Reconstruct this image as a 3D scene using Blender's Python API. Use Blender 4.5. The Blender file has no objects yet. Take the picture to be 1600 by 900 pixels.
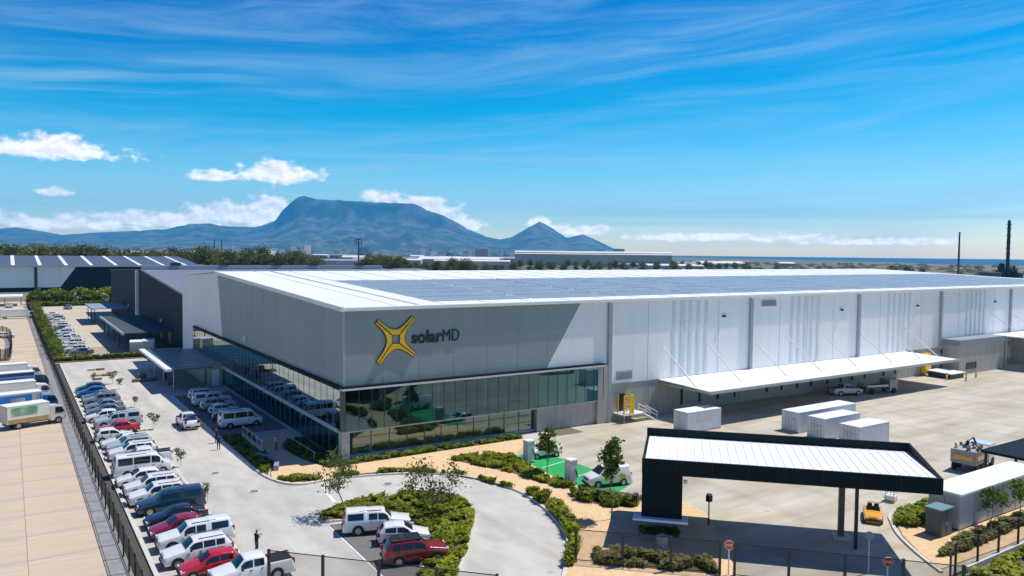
import bpy, bmesh, math, random
import numpy as np
from mathutils import Matrix, Vector, noise as mnoise

R = math.radians
random.seed(7)
rng = np.random.default_rng(11)
scene = bpy.context.scene
COL = scene.collection

# ------------------------------------------------------------------ camera
# world axes: X runs along the office front of the warehouse, Y along its left gable side, origin = office corner
AZ = R(56.5)                       # angle between the view axis and +X
PITCH, ROLL = R(2.598), R(0.6)
RIGHT = Vector((math.sin(AZ), -math.cos(AZ), 0)); FWD = Vector((math.cos(AZ), math.sin(AZ), 0)); UP = Vector((0, 0, 1))
f3 = math.cos(PITCH) * FWD - math.sin(PITCH) * UP
u3 = math.sin(PITCH) * FWD + math.cos(PITCH) * UP
xi = math.cos(ROLL) * RIGHT + math.sin(ROLL) * u3
yi = -math.sin(ROLL) * RIGHT + math.cos(ROLL) * u3
CAM = Vector((-29.14, -75.8, 22.0))
cd = bpy.data.cameras.new('camera'); cam = bpy.data.objects.new('camera', cd); COL.objects.link(cam)
m = Matrix((xi, yi, -f3)).transposed().to_4x4(); m.translation = CAM
cam.matrix_world = m
cd.sensor_width = 36; cd.lens = 1190 / 1600 * 36; cd.clip_start = 0.5; cd.clip_end = 90000
scene.camera = cam

# ------------------------------------------------------------------ sun, sky, exposure
SUN_DIR = Vector((0.53, -0.085, 1.0)).normalized()      # towards the sun
SUN_EL = math.asin(SUN_DIR.z)
sl = bpy.data.lights.new('sun', 'SUN'); sl.energy = 5.0; sl.angle = R(0.53); sl.color = (1.0, 0.945, 0.835)
sun = bpy.data.objects.new('sun', sl); COL.objects.link(sun); sun.location = (60, -40, 120)
sun.rotation_euler = (-SUN_DIR).to_track_quat('-Z', 'Y').to_euler()

scene.render.engine = 'CYCLES'
scene.cycles.use_denoising = True
scene.cycles.max_bounces = 8; scene.cycles.diffuse_bounces = 3; scene.cycles.glossy_bounces = 3
scene.cycles.transparent_max_bounces = 16; scene.cycles.volume_bounces = 1
scene.cycles.caustics_reflective = False; scene.cycles.caustics_refractive = False
vs = scene.view_settings
vs.view_transform = 'Standard'; vs.look = 'None'; vs.exposure = 0.0; vs.gamma = 1.0; vs.use_curve_mapping = False

world = bpy.data.worlds.new('World'); scene.world = world; world.use_nodes = True
NT = world.node_tree; NT.nodes.clear()
def wn(t, **k):
    n = NT.nodes.new(t)
    for a, b in k.items(): setattr(n, a, b)
    return n
def wl(a, b): NT.links.new(a, b)
def wmath(op, a, b=None, c=None, clamp=False):
    n = wn('ShaderNodeMath', operation=op, use_clamp=clamp)
    for i, v in enumerate((a, b, c)):
        if v is None: continue
        if isinstance(v, (int, float)): n.inputs[i].default_value = v
        else: wl(v, n.inputs[i])
    return n.outputs[0]
sky = wn('ShaderNodeTexSky', sky_type='NISHITA', sun_disc=False)
sky.sun_elevation = SUN_EL; sky.sun_rotation = math.atan2(SUN_DIR.x, SUN_DIR.y)
sky.altitude = 60; sky.air_density = 1.0; sky.dust_density = 0.25; sky.ozone_density = 2.2
hs = wn('ShaderNodeHueSaturation'); hs.inputs['Saturation'].default_value = 1.42; hs.inputs['Hue'].default_value = 0.488; hs.inputs['Value'].default_value = 1.0
wl(sky.outputs[0], hs.inputs['Color'])
geo = wn('ShaderNodeTexCoord')
def dot(v):
    n = wn('ShaderNodeVectorMath', operation='DOT_PRODUCT'); wl(geo.outputs['Generated'], n.inputs[0]); n.inputs[1].default_value = v
    return n.outputs['Value']
U = wmath('ARCTAN2', dot(RIGHT), dot(FWD))            # compass bearing from the mountain's bearing
V = wmath('ARCSINE', dot(UP))                         # height above the horizon
def noise(vec, scale, detail, rough=0.55, dist=0.0):
    n = wn('ShaderNodeTexNoise'); wl(vec, n.inputs['Vector'])
    n.inputs['Scale'].default_value = scale; n.inputs['Detail'].default_value = detail
    n.inputs['Roughness'].default_value = rough; n.inputs['Distortion'].default_value = dist
    return n.outputs['Fac']
def comb(x, y, z=0.0):
    n = wn('ShaderNodeCombineXYZ')
    for i, v in enumerate((x, y, z)):
        if isinstance(v, (int, float)): n.inputs[i].default_value = v
        else: wl(v, n.inputs[i])
    return n.outputs[0]
def ramp(v, lo, hi, a=0.0, b=1.0):
    n = wn('ShaderNodeMapRange', interpolation_type='SMOOTHSTEP'); wl(v, n.inputs[0])
    for i, q in enumerate((lo, hi, a, b)): n.inputs[i + 1].default_value = q
    return n.outputs[0]
# high cirrus: long thin streaks, a little tilted
tilt = wmath('SUBTRACT', V, wmath('MULTIPLY', U, 0.07))
warp = wmath('MULTIPLY', noise(comb(wmath('MULTIPLY', U, 2.2), wmath('MULTIPLY', V, 6.0), 3.0), 1.0, 2), 0.05)
st = wmath('ADD', tilt, warp)
c1 = noise(comb(wmath('MULTIPLY', U, 1.5), wmath('MULTIPLY', st, 30.0)), 1.6, 7, 0.6, 0.35)
c2 = noise(comb(wmath('MULTIPLY', U, 0.9), wmath('MULTIPLY', st, 9.0), 2.6), 1.3, 4, 0.55, 0.2)
cir = wmath('MULTIPLY', ramp(c1, 0.38, 0.78), ramp(c2, 0.37, 0.64))
cir = wmath('MULTIPLY', cir, 0.46)
c4 = noise(comb(wmath('MULTIPLY', U, 1.3), wmath('MULTIPLY', st, 13.0), 12.4), 1.5, 8, 0.66, 0.5)
cir = wmath('MAXIMUM', cir, wmath('MULTIPLY', ramp(c4, 0.42, 0.78), 0.32))
# thin bright bands low over the horizon
c3 = noise(comb(wmath('MULTIPLY', U, 1.7), wmath('MULTIPLY', V, 46.0), 9.0), 1.0, 6, 0.6, 0.3)
low = wmath('MULTIPLY', ramp(c3, 0.46, 0.72), wmath('MULTIPLY', ramp(V, 0.015, 0.05), ramp(V, 0.19, 0.08)))
cir = wmath('MAXIMUM', cir, wmath('MULTIPLY', low, 0.45))
# cumulus: puffy fields at fixed bearings over the peninsula
puffs = [(-0.580, 0.107, 0.150, 0.0135), (-0.535, 0.116, 0.050, 0.016), (-0.540, 0.062, 0.022, 0.007), (-0.372, 0.089, 0.045, 0.011), (-0.297, 0.094, 0.062, 0.020),
         (-0.300, 0.048, 0.062, 0.026), (-0.345, 0.042, 0.09, 0.021), (-0.43, 0.034, 0.11, 0.015), (-0.54, 0.028, 0.12, 0.011), (-0.63, 0.034, 0.07, 0.010), (-0.165, 0.068, 0.040, 0.014), (-0.098, 0.050, 0.046, 0.023), (-0.120, 0.062, 0.06, 0.014), (-0.07, 0.034, 0.045, 0.015),
         (0.035, 0.041, 0.020, 0.012), (0.08, 0.030, 0.06, 0.011), (0.28, 0.022, 0.20, 0.008), (0.44, 0.018, 0.14, 0.007),
         (0.95, 0.06, 0.10, 0.02), (1.5, 0.09, 0.12, 0.02), (-1.1, 0.07, 0.11, 0.018), (-1.7, 0.05, 0.14, 0.02), (2.4, 0.08, 0.13, 0.02), (-2.5, 0.07, 0.12, 0.02)]
cum = None; wgt = None
for u0, v0, a, b in puffs:
    du = wmath('DIVIDE', wmath('SUBTRACT', U, u0), a); dv = wmath('DIVIDE', wmath('SUBTRACT', V, v0), b)
    dv = wmath('MULTIPLY', dv, wmath('ADD', 1.0, wmath('MULTIPLY', wmath('LESS_THAN', dv, 0.0), 0.55)))
    e = wmath('SUBTRACT', 1.0, wmath('SQRT', wmath('ADD', wmath('MULTIPLY', du, du), wmath('MULTIPLY', dv, dv))))
    cum = e if cum is None else wmath('MAXIMUM', cum, e)
pn = noise(comb(wmath('MULTIPLY', U, 1.0), wmath('MULTIPLY', V, 1.7), 1.0), 40.0, 8, 0.62)
pn2 = noise(comb(wmath('ADD', U, 0.004), wmath('MULTIPLY', wmath('ADD', V, 0.006), 1.7), 1.0), 40.0, 5, 0.6)
dens = wmath('ADD', cum, wmath('MULTIPLY', wmath('SUBTRACT', pn, 0.5), 2.3))
calpha = wmath('MULTIPLY', ramp(dens, 0.02, 0.62), 0.97)
shade = ramp(wmath('SUBTRACT', pn, pn2), -0.10, 0.10, 0.80, 1.0)
mixc = wn('ShaderNodeMix', data_type='RGBA'); mixc.inputs[7].default_value = (8.0, 11.0, 13.0, 1)
wl(cir, mixc.inputs[0])
SKYG = wn('ShaderNodeVectorMath', operation='MULTIPLY'); wl(hs.outputs[0], SKYG.inputs[0]); SKYG.inputs[1].default_value = (0.85, 1.05, 1.12)
SKYS = wn('ShaderNodeVectorMath', operation='SUBTRACT'); wl(SKYG.outputs[0], SKYS.inputs[0]); SKYS.inputs[1].default_value = (1.13, 1.45, 1.6)
SKYM = wn('ShaderNodeVectorMath', operation='MULTIPLY'); wl(SKYS.outputs[0], SKYM.inputs[0]); SKYM.inputs[1].default_value = (1.55, 1.95, 1.95)
SKYX = wn('ShaderNodeVectorMath', operation='MAXIMUM'); wl(SKYM.outputs[0], SKYX.inputs[0]); SKYX.inputs[1].default_value = (0.01, 0.3, 1.2)
HOR = wmath('EXPONENT', wmath('MULTIPLY', wmath('MAXIMUM', V, 0.0), -9.0))      # milky air thickening towards the horizon, the same all round
LIFT = wn('ShaderNodeVectorMath', operation='MULTIPLY_ADD'); wl(HOR, LIFT.inputs[0]); LIFT.inputs[1].default_value = (1.95, 0.80, 0.62); LIFT.inputs[2].default_value = (1, 1, 1)
SKYF = wn('ShaderNodeVectorMath', operation='MULTIPLY'); wl(SKYX.outputs[0], SKYF.inputs[0]); wl(LIFT.outputs[0], SKYF.inputs[1])
wl(SKYF.outputs[0], mixc.inputs[6])
cw = wn('ShaderNodeVectorMath', operation='SCALE'); cw.inputs[0].default_value = (20.0, 18.6, 17.6); wl(wmath('MULTIPLY', shade, wmath('ADD', 0.85, wmath('MULTIPLY', HOR, 0.75))), cw.inputs['Scale'])
mix2 = wn('ShaderNodeMix', data_type='RGBA'); wl(calpha, mix2.inputs[0]); wl(mixc.outputs[2], mix2.inputs[6]); wl(cw.outputs[0], mix2.inputs[7])
bg = wn('ShaderNodeBackground'); bg.inputs['Strength'].default_value = 0.075; wl(mix2.outputs[2], bg.inputs['Color'])
wo = wn('ShaderNodeOutputWorld'); wl(bg.outputs[0], wo.inputs['Surface'])

# ------------------------------------------------------------------ materials
MATS = {}
def mat(name, col, rough=0.6, var=0.12, scale=1.5, metal=0.0, bump=0.0, bscale=30.0, spec=0.5, var2=0.0, scale2=0.08, col2=None, stretch=None, coat=0.0, joints=None):
    """procedural surface: base colour broken up by two octaves of noise, optional fine relief"""
    if name in MATS: return MATS[name]
    M = bpy.data.materials.new(name); M.use_nodes = True; nt = M.node_tree; nt.nodes.clear()
    N = nt.nodes.new; L = nt.links.new
    o = N('ShaderNodeOutputMaterial'); p = N('ShaderNodeBsdfPrincipled'); L(p.outputs[0], o.inputs[0])
    p.inputs['Roughness'].default_value = rough; p.inputs['Metallic'].default_value = metal
    p.inputs['Specular IOR Level'].default_value = spec; p.inputs['Coat Weight'].default_value = coat
    tc = N('ShaderNodeTexCoord'); vec = tc.outputs['Object']
    if stretch:
        mp = N('ShaderNodeMapping'); mp.inputs['Scale'].default_value = stretch; L(vec, mp.inputs['Vector']); vec = mp.outputs[0]
    n1 = N('ShaderNodeTexNoise'); n1.inputs['Scale'].default_value = scale; n1.inputs['Detail'].default_value = 5; L(vec, n1.inputs['Vector'])
    mr = N('ShaderNodeMapRange'); L(n1.outputs['Fac'], mr.inputs[0]); mr.inputs[1].default_value = 0.25; mr.inputs[2].default_value = 0.75
    mr.inputs[3].default_value = 1 - var; mr.inputs[4].default_value = 1 + var
    fac = mr.outputs[0]
    if var2:
        n2 = N('ShaderNodeTexNoise'); n2.inputs['Scale'].default_value = scale2; n2.inputs['Detail'].default_value = 4; L(vec, n2.inputs['Vector'])
        m2 = N('ShaderNodeMapRange'); L(n2.outputs['Fac'], m2.inputs[0]); m2.inputs[1].default_value = 0.3; m2.inputs[2].default_value = 0.7
        m2.inputs[3].default_value = 1 - var2; m2.inputs[4].default_value = 1 + var2
        mm = N('ShaderNodeMath'); mm.operation = 'MULTIPLY'; L(fac, mm.inputs[0]); L(m2.outputs[0], mm.inputs[1]); fac = mm.outputs[0]
    base = None
    if col2:
        n3 = N('ShaderNodeTexNoise'); n3.inputs['Scale'].default_value = scale * 0.45; n3.inputs['Detail'].default_value = 6; L(vec, n3.inputs['Vector'])
        r3 = N('ShaderNodeMapRange'); r3.interpolation_type = 'SMOOTHSTEP'; L(n3.outputs['Fac'], r3.inputs[0]); r3.inputs[1].default_value = 0.42; r3.inputs[2].default_value = 0.6
        mx = N('ShaderNodeMix'); mx.data_type = 'RGBA'; L(r3.outputs[0], mx.inputs[0]); mx.inputs[6].default_value = (*col, 1); mx.inputs[7].default_value = (*col2, 1)
        base = mx.outputs[2]
    if joints:
        bt = N('ShaderNodeTexBrick'); bt.offset = 0.0; bt.inputs['Scale'].default_value = 1.0; bt.inputs['Mortar Size'].default_value = 0.018; bt.inputs['Mortar Smooth'].default_value = 0.3
        bt.inputs['Brick Width'].default_value = joints[0]; bt.inputs['Row Height'].default_value = joints[1]; L(tc.outputs['Object'], bt.inputs['Vector'])
        bt.inputs['Color1'].default_value = (1, 1, 1, 1); bt.inputs['Color2'].default_value = (0.95, 0.95, 0.95, 1); bt.inputs['Mortar'].default_value = (0.76, 0.74, 0.71, 1)
        mj = N('ShaderNodeMath'); mj.operation = 'MULTIPLY'; L(fac, mj.inputs[0]); L(bt.outputs['Color'], mj.inputs[1]); fac = mj.outputs[0]
        vo = N('ShaderNodeTexVoronoi'); vo.inputs['Scale'].default_value = 0.28; L(tc.outputs['Object'], vo.inputs['Vector'])      # oil drips
        mv = N('ShaderNodeMapRange'); L(vo.outputs['Distance'], mv.inputs[0]); mv.inputs[1].default_value = 0.03; mv.inputs[2].default_value = 0.10; mv.inputs[3].default_value = 0.72; mv.inputs[4].default_value = 1.0
        wv = N('ShaderNodeTexWave'); wv.inputs['Scale'].default_value = 0.045; wv.inputs['Distortion'].default_value = 9.0; wv.inputs['Detail'].default_value = 3; wv.inputs['Detail Scale'].default_value = 0.35; L(tc.outputs['Object'], wv.inputs['Vector'])   # tyre sweeps
        mw = N('ShaderNodeMapRange'); L(wv.outputs['Fac'], mw.inputs[0]); mw.inputs[1].default_value = 0.0; mw.inputs[2].default_value = 0.16; mw.inputs[3].default_value = 0.90; mw.inputs[4].default_value = 1.0
        m3 = N('ShaderNodeMath'); m3.operation = 'MULTIPLY'; L(mv.outputs[0], m3.inputs[0]); L(mw.outputs[0], m3.inputs[1]); m4 = N('ShaderNodeMath'); m4.operation = 'MULTIPLY'; L(fac, m4.inputs[0]); L(m3.outputs[0], m4.inputs[1]); fac = m4.outputs[0]
    sc = N('ShaderNodeVectorMath'); sc.operation = 'SCALE'
    if base: L(base, sc.inputs[0])
    else: sc.inputs[0].default_value = col
    L(fac, sc.inputs['Scale']); L(sc.outputs[0], p.inputs['Base Color'])
    if bump:
        nb = N('ShaderNodeTexNoise'); nb.inputs['Scale'].default_value = bscale; nb.inputs['Detail'].default_value = 3; L(vec, nb.inputs['Vector'])
        b = N('ShaderNodeBump'); b.inputs['Strength'].default_value = bump; b.inputs['Distance'].default_value = 0.02; L(nb.outputs['Fac'], b.inputs['Height']); L(b.outputs[0], p.inputs['Normal'])
    MATS[name] = M; return M
def ribbed(name, col, axis, pitch, rough=0.45, metal=0.0, var=0.05, depth=0.03, var2=0.05, spec=0.35, bs=0.2, streak=False):
    """profiled sheet metal: ribs as relief at the real pitch"""
    M = mat(name, col, rough, var, 0.35 if not streak else 1.1, metal, var2=var2, spec=spec, stretch=(1, 1, 0.10) if streak else None)
    nt = M.node_tree; N = nt.nodes.new; L = nt.links.new
    p = [n for n in nt.nodes if n.type == 'BSDF_PRINCIPLED'][0]; tc = [n for n in nt.nodes if n.type == 'TEX_COORD'][0]
    w = N('ShaderNodeTexWave'); w.bands_direction = axis; w.inputs['Scale'].default_value = 0.314 / pitch; L(tc.outputs['Object'], w.inputs['Vector'])
    b = N('ShaderNodeBump'); b.inputs['Strength'].default_value = bs; b.inputs['Distance'].default_value = depth; L(w.outputs['Fac'], b.inputs['Height']); L(b.outputs[0], p.inputs['Normal'])
    return M
def glass(name, tint, refl, rough=0.02, rcol=(0.85, 0.9, 0.9)):
    """solar-control glazing: a mirror-like coat over tinted transparent glass"""
    M = bpy.data.materials.new(name); M.use_nodes = True; nt = M.node_tree; nt.nodes.clear(); N = nt.nodes.new; L = nt.links.new
    o = N('ShaderNodeOutputMaterial'); t = N('ShaderNodeBsdfTransparent'); t.inputs[0].default_value = (*tint, 1)
    g = N('ShaderNodeBsdfGlossy'); g.inputs[0].default_value = (*rcol, 1); g.inputs['Roughness'].default_value = rough
    fr = N('ShaderNodeLayerWeight'); fr.inputs['Blend'].default_value = 0.35
    mr = N('ShaderNodeMapRange'); L(fr.outputs['Fresnel'], mr.inputs[0]); mr.inputs[3].default_value = refl; mr.inputs[4].default_value = min(1, refl + 0.55)
    mx = N('ShaderNodeMixShader'); L(mr.outputs[0], mx.inputs[0]); L(t.outputs[0], mx.inputs[1]); L(g.outputs[0], mx.inputs[2]); L(mx.outputs[0], o.inputs[0])
    MATS[name] = M; return M
def screen_mesh(name, col, cover):
    """welded wire mesh too fine to resolve: part wire, part gap"""
    M = bpy.data.materials.new(name); M.use_nodes = True; nt = M.node_tree; nt.nodes.clear(); N = nt.nodes.new; L = nt.links.new
    o = N('ShaderNodeOutputMaterial'); t = N('ShaderNodeBsdfTransparent'); d = N('ShaderNodeBsdfDiffuse'); d.inputs[0].default_value = (*col, 1)
    tc = N('ShaderNodeTexCoord'); n = N('ShaderNodeTexNoise'); n.inputs['Scale'].default_value = 1.2; L(tc.outputs['Object'], n.inputs['Vector'])
    mr = N('ShaderNodeMapRange'); L(n.outputs['Fac'], mr.inputs[0]); mr.inputs[3].default_value = cover * 0.7; mr.inputs[4].default_value = cover * 1.3
    mx = N('ShaderNodeMixShader'); L(mr.outputs[0], mx.inputs[0]); L(t.outputs[0], mx.inputs[1]); L(d.outputs[0], mx.inputs[2]); L(mx.outputs[0], o.inputs[0])
    MATS[name] = M; return M
def leafmat(name, c1, c2, scale=0.9, transl=0.25):
    M = bpy.data.materials.new(name); M.use_nodes = True; nt = M.node_tree; nt.nodes.clear(); N = nt.nodes.new; L = nt.links.new
    o = N('ShaderNodeOutputMaterial'); p = N('ShaderNodeBsdfPrincipled'); p.inputs['Roughness'].default_value = 0.6; p.inputs['Specular IOR Level'].default_value = 0.2
    tc = N('ShaderNodeTexCoord'); n = N('ShaderNodeTexNoise'); n.inputs['Scale'].default_value = scale; n.inputs['Detail'].default_value = 4; L(tc.outputs['Object'], n.inputs['Vector'])
    mr = N('ShaderNodeMapRange'); L(n.outputs['Fac'], mr.inputs[0]); mr.inputs[1].default_value = 0.32; mr.inputs[2].default_value = 0.68
    oi = N('ShaderNodeObjectInfo'); ad = N('ShaderNodeMath'); ad.operation = 'MULTIPLY_ADD'; L(oi.outputs['Random'], ad.inputs[0]); ad.inputs[1].default_value = 0.5; L(mr.outputs[0], ad.inputs[2])
    sb = N('ShaderNodeMath'); sb.operation = 'SUBTRACT'; sb.use_clamp = True; L(ad.outputs[0], sb.inputs[0]); sb.inputs[1].default_value = 0.25
    mx = N('ShaderNodeMix'); mx.data_type = 'RGBA'; L(sb.outputs[0], mx.inputs[0]); mx.inputs[6].default_value = (*c1, 1); mx.inputs[7].default_value = (*c2, 1)
    L(mx.outputs[2], p.inputs['Base Color'])
    tr = N('ShaderNodeBsdfTranslucent'); L(mx.outputs[2], tr.inputs[0]); ms = N('ShaderNodeMixShader'); ms.inputs[0].default_value = transl
    L(p.outputs[0], ms.inputs[1]); L(tr.outputs[0], ms.inputs[2]); L(ms.outputs[0], o.inputs[0])
    MATS[name] = M; return M

concrete = mat('concrete lot', (0.54, 0.525, 0.48), 0.85, 0.07, 0.9, var2=0.10, scale2=0.11, bump=0.15, bscale=12, stretch=(1, 0.55, 1), joints=(4.0, 5.5), col2=(0.50, 0.48, 0.43))
tan_slab = mat('tan slab', (0.55, 0.46, 0.35), 0.85, 0.10, 0.6, var2=0.14, scale2=0.25, col2=(0.52, 0.415, 0.295), stretch=(0.45, 1.6, 1), bump=0.15, bscale=12)
yard_conc = mat('yard concrete', (0.51, 0.47, 0.385), 0.85, 0.12, 0.30, var2=0.13, scale2=0.05, bump=0.15, bscale=12, stretch=(0.6, 2.6, 1), col2=(0.46, 0.395, 0.30), joints=(6.0, 6.0))
brick_pave = mat('terracotta paving', (0.70, 0.49, 0.28), 0.85, 0.14, 2.5, var2=0.08, scale2=0.15, bump=0.2, bscale=20)
kerbm = mat('kerb concrete', (0.58, 0.56, 0.51), 0.8, 0.1, 2)
soil = mat('soil', (0.12, 0.085, 0.05), 0.95, 0.3, 2.0, bump=0.4)
white_line = mat('road paint white', (0.75, 0.75, 0.72), 0.7, 0.12, 3)
green_paint = mat('bay paint green', (0.01, 0.36, 0.09), 0.6, 0.10, 1.0)
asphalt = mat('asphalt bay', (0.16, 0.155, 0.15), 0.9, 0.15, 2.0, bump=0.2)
grey_v = ribbed('grey cladding', (0.285, 0.335, 0.335), 'Z', 0.30, 0.55, 0.0, bs=0.12)
white_clad = ribbed('white cladding', (0.86, 0.87, 0.87), 'X', 0.40, 0.42, 0.0, 0.045, streak=True)
white_clad_s = ribbed('white cladding side', (0.80, 0.80, 0.80), 'Y', 0.40, 0.42, 0.0, 0.04)
strip_clad = ribbed('translucent sheeting', (0.66, 0.72, 0.75), 'X', 0.40, 0.3, 0.0, 0.05)
dark_clad = ribbed('dark cladding', (0.020, 0.032, 0.042), 'Y', 0.35, 0.6, spec=0.08, bs=0.08)
black_clad = mat('charcoal fascia', (0.010, 0.018, 0.022), 0.6, 0.15, 0.8, spec=0.08)
roof_white = ribbed('white roof sheet', (0.80, 0.82, 0.83), 'X', 0.45, 0.5, 0.0, 0.03, 0.03)
roof_grey = ribbed('grey roof sheet', (0.19, 0.21, 0.25), 'X', 0.45, 0.5)
trim_white = mat('white trim', (0.80, 0.80, 0.79), 0.45, 0.05, 1)
steel_grey = mat('galvanised steel', (0.40, 0.43, 0.45), 0.4, 0.1, 2, metal=0.4)
dark_metal = mat('black steel', (0.018, 0.018, 0.02), 0.5, 0.15, 2)
precast = mat('precast concrete', (0.40, 0.385, 0.35), 0.85, 0.10, 0.8, var2=0.08, scale2=0.2, bump=0.1, bscale=10, stretch=(2, 2, 0.5))
beige_wall = mat('beige render', (0.45, 0.43, 0.39), 0.8, 0.06, 1.0)
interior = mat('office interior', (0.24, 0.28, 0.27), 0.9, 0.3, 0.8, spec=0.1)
slab_in = mat('floor edge', (0.42, 0.42, 0.38), 0.8, 0.1, 1)
glass_front = glass('glass front', (0.60, 0.80, 0.80), 0.08, rcol=(0.55, 0.76, 0.84))
glass_lobby = glass('glass lobby', (0.82, 0.92, 0.88), 0.12, rcol=(0.7, 0.85, 0.82))
glass_side = glass('glass side', (0.34, 0.52, 0.54), 0.40, rcol=(0.80, 0.90, 0.90))
glass_teal = glass('glass teal', (0.45, 0.70, 0.74), 0.12, rcol=(0.6, 0.85, 0.9))
solar = mat('solar glass', (0.31, 0.33, 0.37), 0.30, 0.14, 0.25, spec=0.7)
yellow_paint = mat('yellow paint', (0.82, 0.50, 0.012), 0.45, 0.06, 2)
logo_black = mat('logo black', (0.008, 0.011, 0.016), 0.4, 0.05, 2)
green_leaf = leafmat('leaf green', (0.075, 0.13, 0.012), (0.20, 0.27, 0.025), 1.3, 0.35)
cover_leaf = leafmat('groundcover leaf', (0.14, 0.18, 0.012), (0.40, 0.43, 0.035), 0.7, 0.4)
dry_leaf = leafmat('dry groundcover', (0.24, 0.19, 0.09), (0.20, 0.26, 0.045), 0.8, 0.35)
gum_leaf = leafmat('gum leaf', (0.075, 0.09, 0.018), (0.24, 0.225, 0.06), 0.16, 0.35)
hedge_leaf = leafmat('hedge leaf', (0.075, 0.12, 0.012), (0.24, 0.27, 0.032), 0.5, 0.35)
flower = mat('pale blossom', (0.62, 0.55, 0.52), 0.8, 0.2, 2)
bark = mat('bark', (0.17, 0.13, 0.095), 0.9, 0.25, 4, bump=0.3)
fence_mesh = screen_mesh('fence mesh dark', (0.014, 0.015, 0.016), 0.55)
fence_light = screen_mesh('fence mesh front', (0.03, 0.03, 0.028), 0.27)

# ------------------------------------------------------------------ mesh helpers
class MB:
    """collects solid pieces of ONE part and links them as one mesh object"""
    def __init__(s): s.v = []; s.f = []; s.m = []
    def add(s, vs, fs, mi=0):
        o = len(s.v); s.v += [tuple(p) for p in vs]; s.f += [tuple(i + o for i in f) for f in fs]; s.m += [mi] * len(fs); return s
    def box(s, x0, x1, y0, y1, z0, z1, mi=0):
        return s.add([(x0, y0, z0), (x1, y0, z0), (x1, y1, z0), (x0, y1, z0), (x0, y0, z1), (x1, y0, z1), (x1, y1, z1), (x0, y1, z1)],
                     [(3, 2, 1, 0), (4, 5, 6, 7), (0, 1, 5, 4), (1, 2, 6, 5), (2, 3, 7, 6), (3, 0, 4, 7)], mi)
    def prism(s, poly, z0, z1, mi=0):
        a = sum(poly[i][0] * poly[(i + 1) % len(poly)][1] - poly[(i + 1) % len(poly)][0] * poly[i][1] for i in range(len(poly)))
        if a < 0: poly = poly[::-1]
        n = len(poly)
        return s.add([(x, y, z0) for x, y in poly] + [(x, y, z1) for x, y in poly],
                     [tuple(range(n))[::-1], tuple(range(n, 2 * n))] + [(i, (i + 1) % n, n + (i + 1) % n, n + i) for i in range(n)], mi)
    def slab(s, pts, normal, t, mi=0):
        """flat polygon in space given thickness t along normal"""
        n = len(pts); nv = Vector(normal) * t
        return s.add(list(pts) + [tuple(Vector(p) + nv) for p in pts],
                     [tuple(range(n))[::-1], tuple(range(n, 2 * n))] + [(i, (i + 1) % n, n + (i + 1) % n, n + i) for i in range(n)], mi)
    def tube(s, p0, p1, r0, r1=None, n=8, mi=0):
        r1 = r0 if r1 is None else r1
        a = Vector(p0); b = Vector(p1); d = (b - a).normalized()
        e = d.cross(Vector((0, 0, 1)) if abs(d.z) < 0.95 else Vector((1, 0, 0))).normalized(); g = d.cross(e)
        vs = []
        for c, r in ((a, r0), (b, r1)):
            for k in range(n):
                t = 2 * math.pi * k / n; vs.append(c + (e * math.cos(t) + g * math.sin(t)) * r)
        return s.add(vs, [tuple(range(n)), tuple(range(n, 2 * n))[::-1]] + [(k, n + k, n + (k + 1) % n, (k + 1) % n) for k in range(n)], mi)
    def ribbon(s, pts, w, z0, z1, closed=False, mi=0):
        """a kerb: a low wall of width w following a polyline"""
        n = len(pts); L = []
        for i in range(n):
            a = Vector(pts[(i - 1) % n] if closed or i > 0 else pts[i]).to_2d(); b = Vector(pts[(i + 1) % n] if closed or i < n - 1 else pts[i]).to_2d()
            d = (b - a).normalized(); q = Vector((-d.y, d.x)) * w / 2; p = Vector(pts[i]).to_2d()
            L.append((p + q, p - q))
        m_ = n if closed else n - 1
        for i in range(m_):
            a, b = L[i], L[(i + 1) % n]
            s.prism([tuple(a[0]), tuple(b[0]), tuple(b[1]), tuple(a[1])], z0, z1, mi)
        return s
    def mesh(s, name, mats):
        me = bpy.data.meshes.new(name); me.from_pydata(s.v, [], s.f)
        for q in (mats if isinstance(mats, (list, tuple)) else [mats]): me.materials.append(q)
        if any(s.m): me.polygons.foreach_set('material_index', s.m)
        me.update(); return me
    def build(s, name, mats, parent=None, smooth=False):
        o = bpy.data.objects.new(name, s.mesh(name, mats)); COL.objects.link(o)
        if parent: o.parent = parent
        if smooth: o.data.shade_smooth()
        return o
def tag(o, label=None, cat=None, group=None, kind=None):
    for k, v in (('label', label), ('category', cat), ('group', group), ('kind', kind)):
        if v: o[k] = v
    return o
def thing(name, label, cat, loc=(0, 0, 0), rz=0.0, group=None):
    o = bpy.data.objects.new(name, None); COL.objects.link(o); o.location = loc; o.rotation_euler = (0, 0, rz); o.empty_display_size = 0.3
    return tag(o, label, cat, group)
def struct(name, mb, m_, kind='structure', label=None):
    return tag(mb.build(name, m_), label, None, None, kind)
def np_mesh(name, V_, F_, m_, mi=None):
    me = bpy.data.meshes.new(name); V_ = np.asarray(V_, dtype=np.float32); F_ = np.asarray(F_, dtype=np.int32)
    k = F_.shape[1]; me.vertices.add(len(V_)); me.vertices.foreach_set('co', V_.ravel())
    me.loops.add(F_.size); me.loops.foreach_set('vertex_index', F_.ravel())
    me.polygons.add(len(F_)); me.polygons.foreach_set('loop_start', np.arange(0, F_.size, k, dtype=np.int32))
    for q in (m_ if isinstance(m_, (list, tuple)) else [m_]): me.materials.append(q)
    if mi is not None: me.polygons.foreach_set('material_index', np.asarray(mi, dtype=np.int32))
    me.update(calc_edges=True); me.validate(); return me
def np_obj(name, me, parent=None):
    o = bpy.data.objects.new(name, me); COL.objects.link(o)
    if parent: o.parent = parent
    return o
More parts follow.
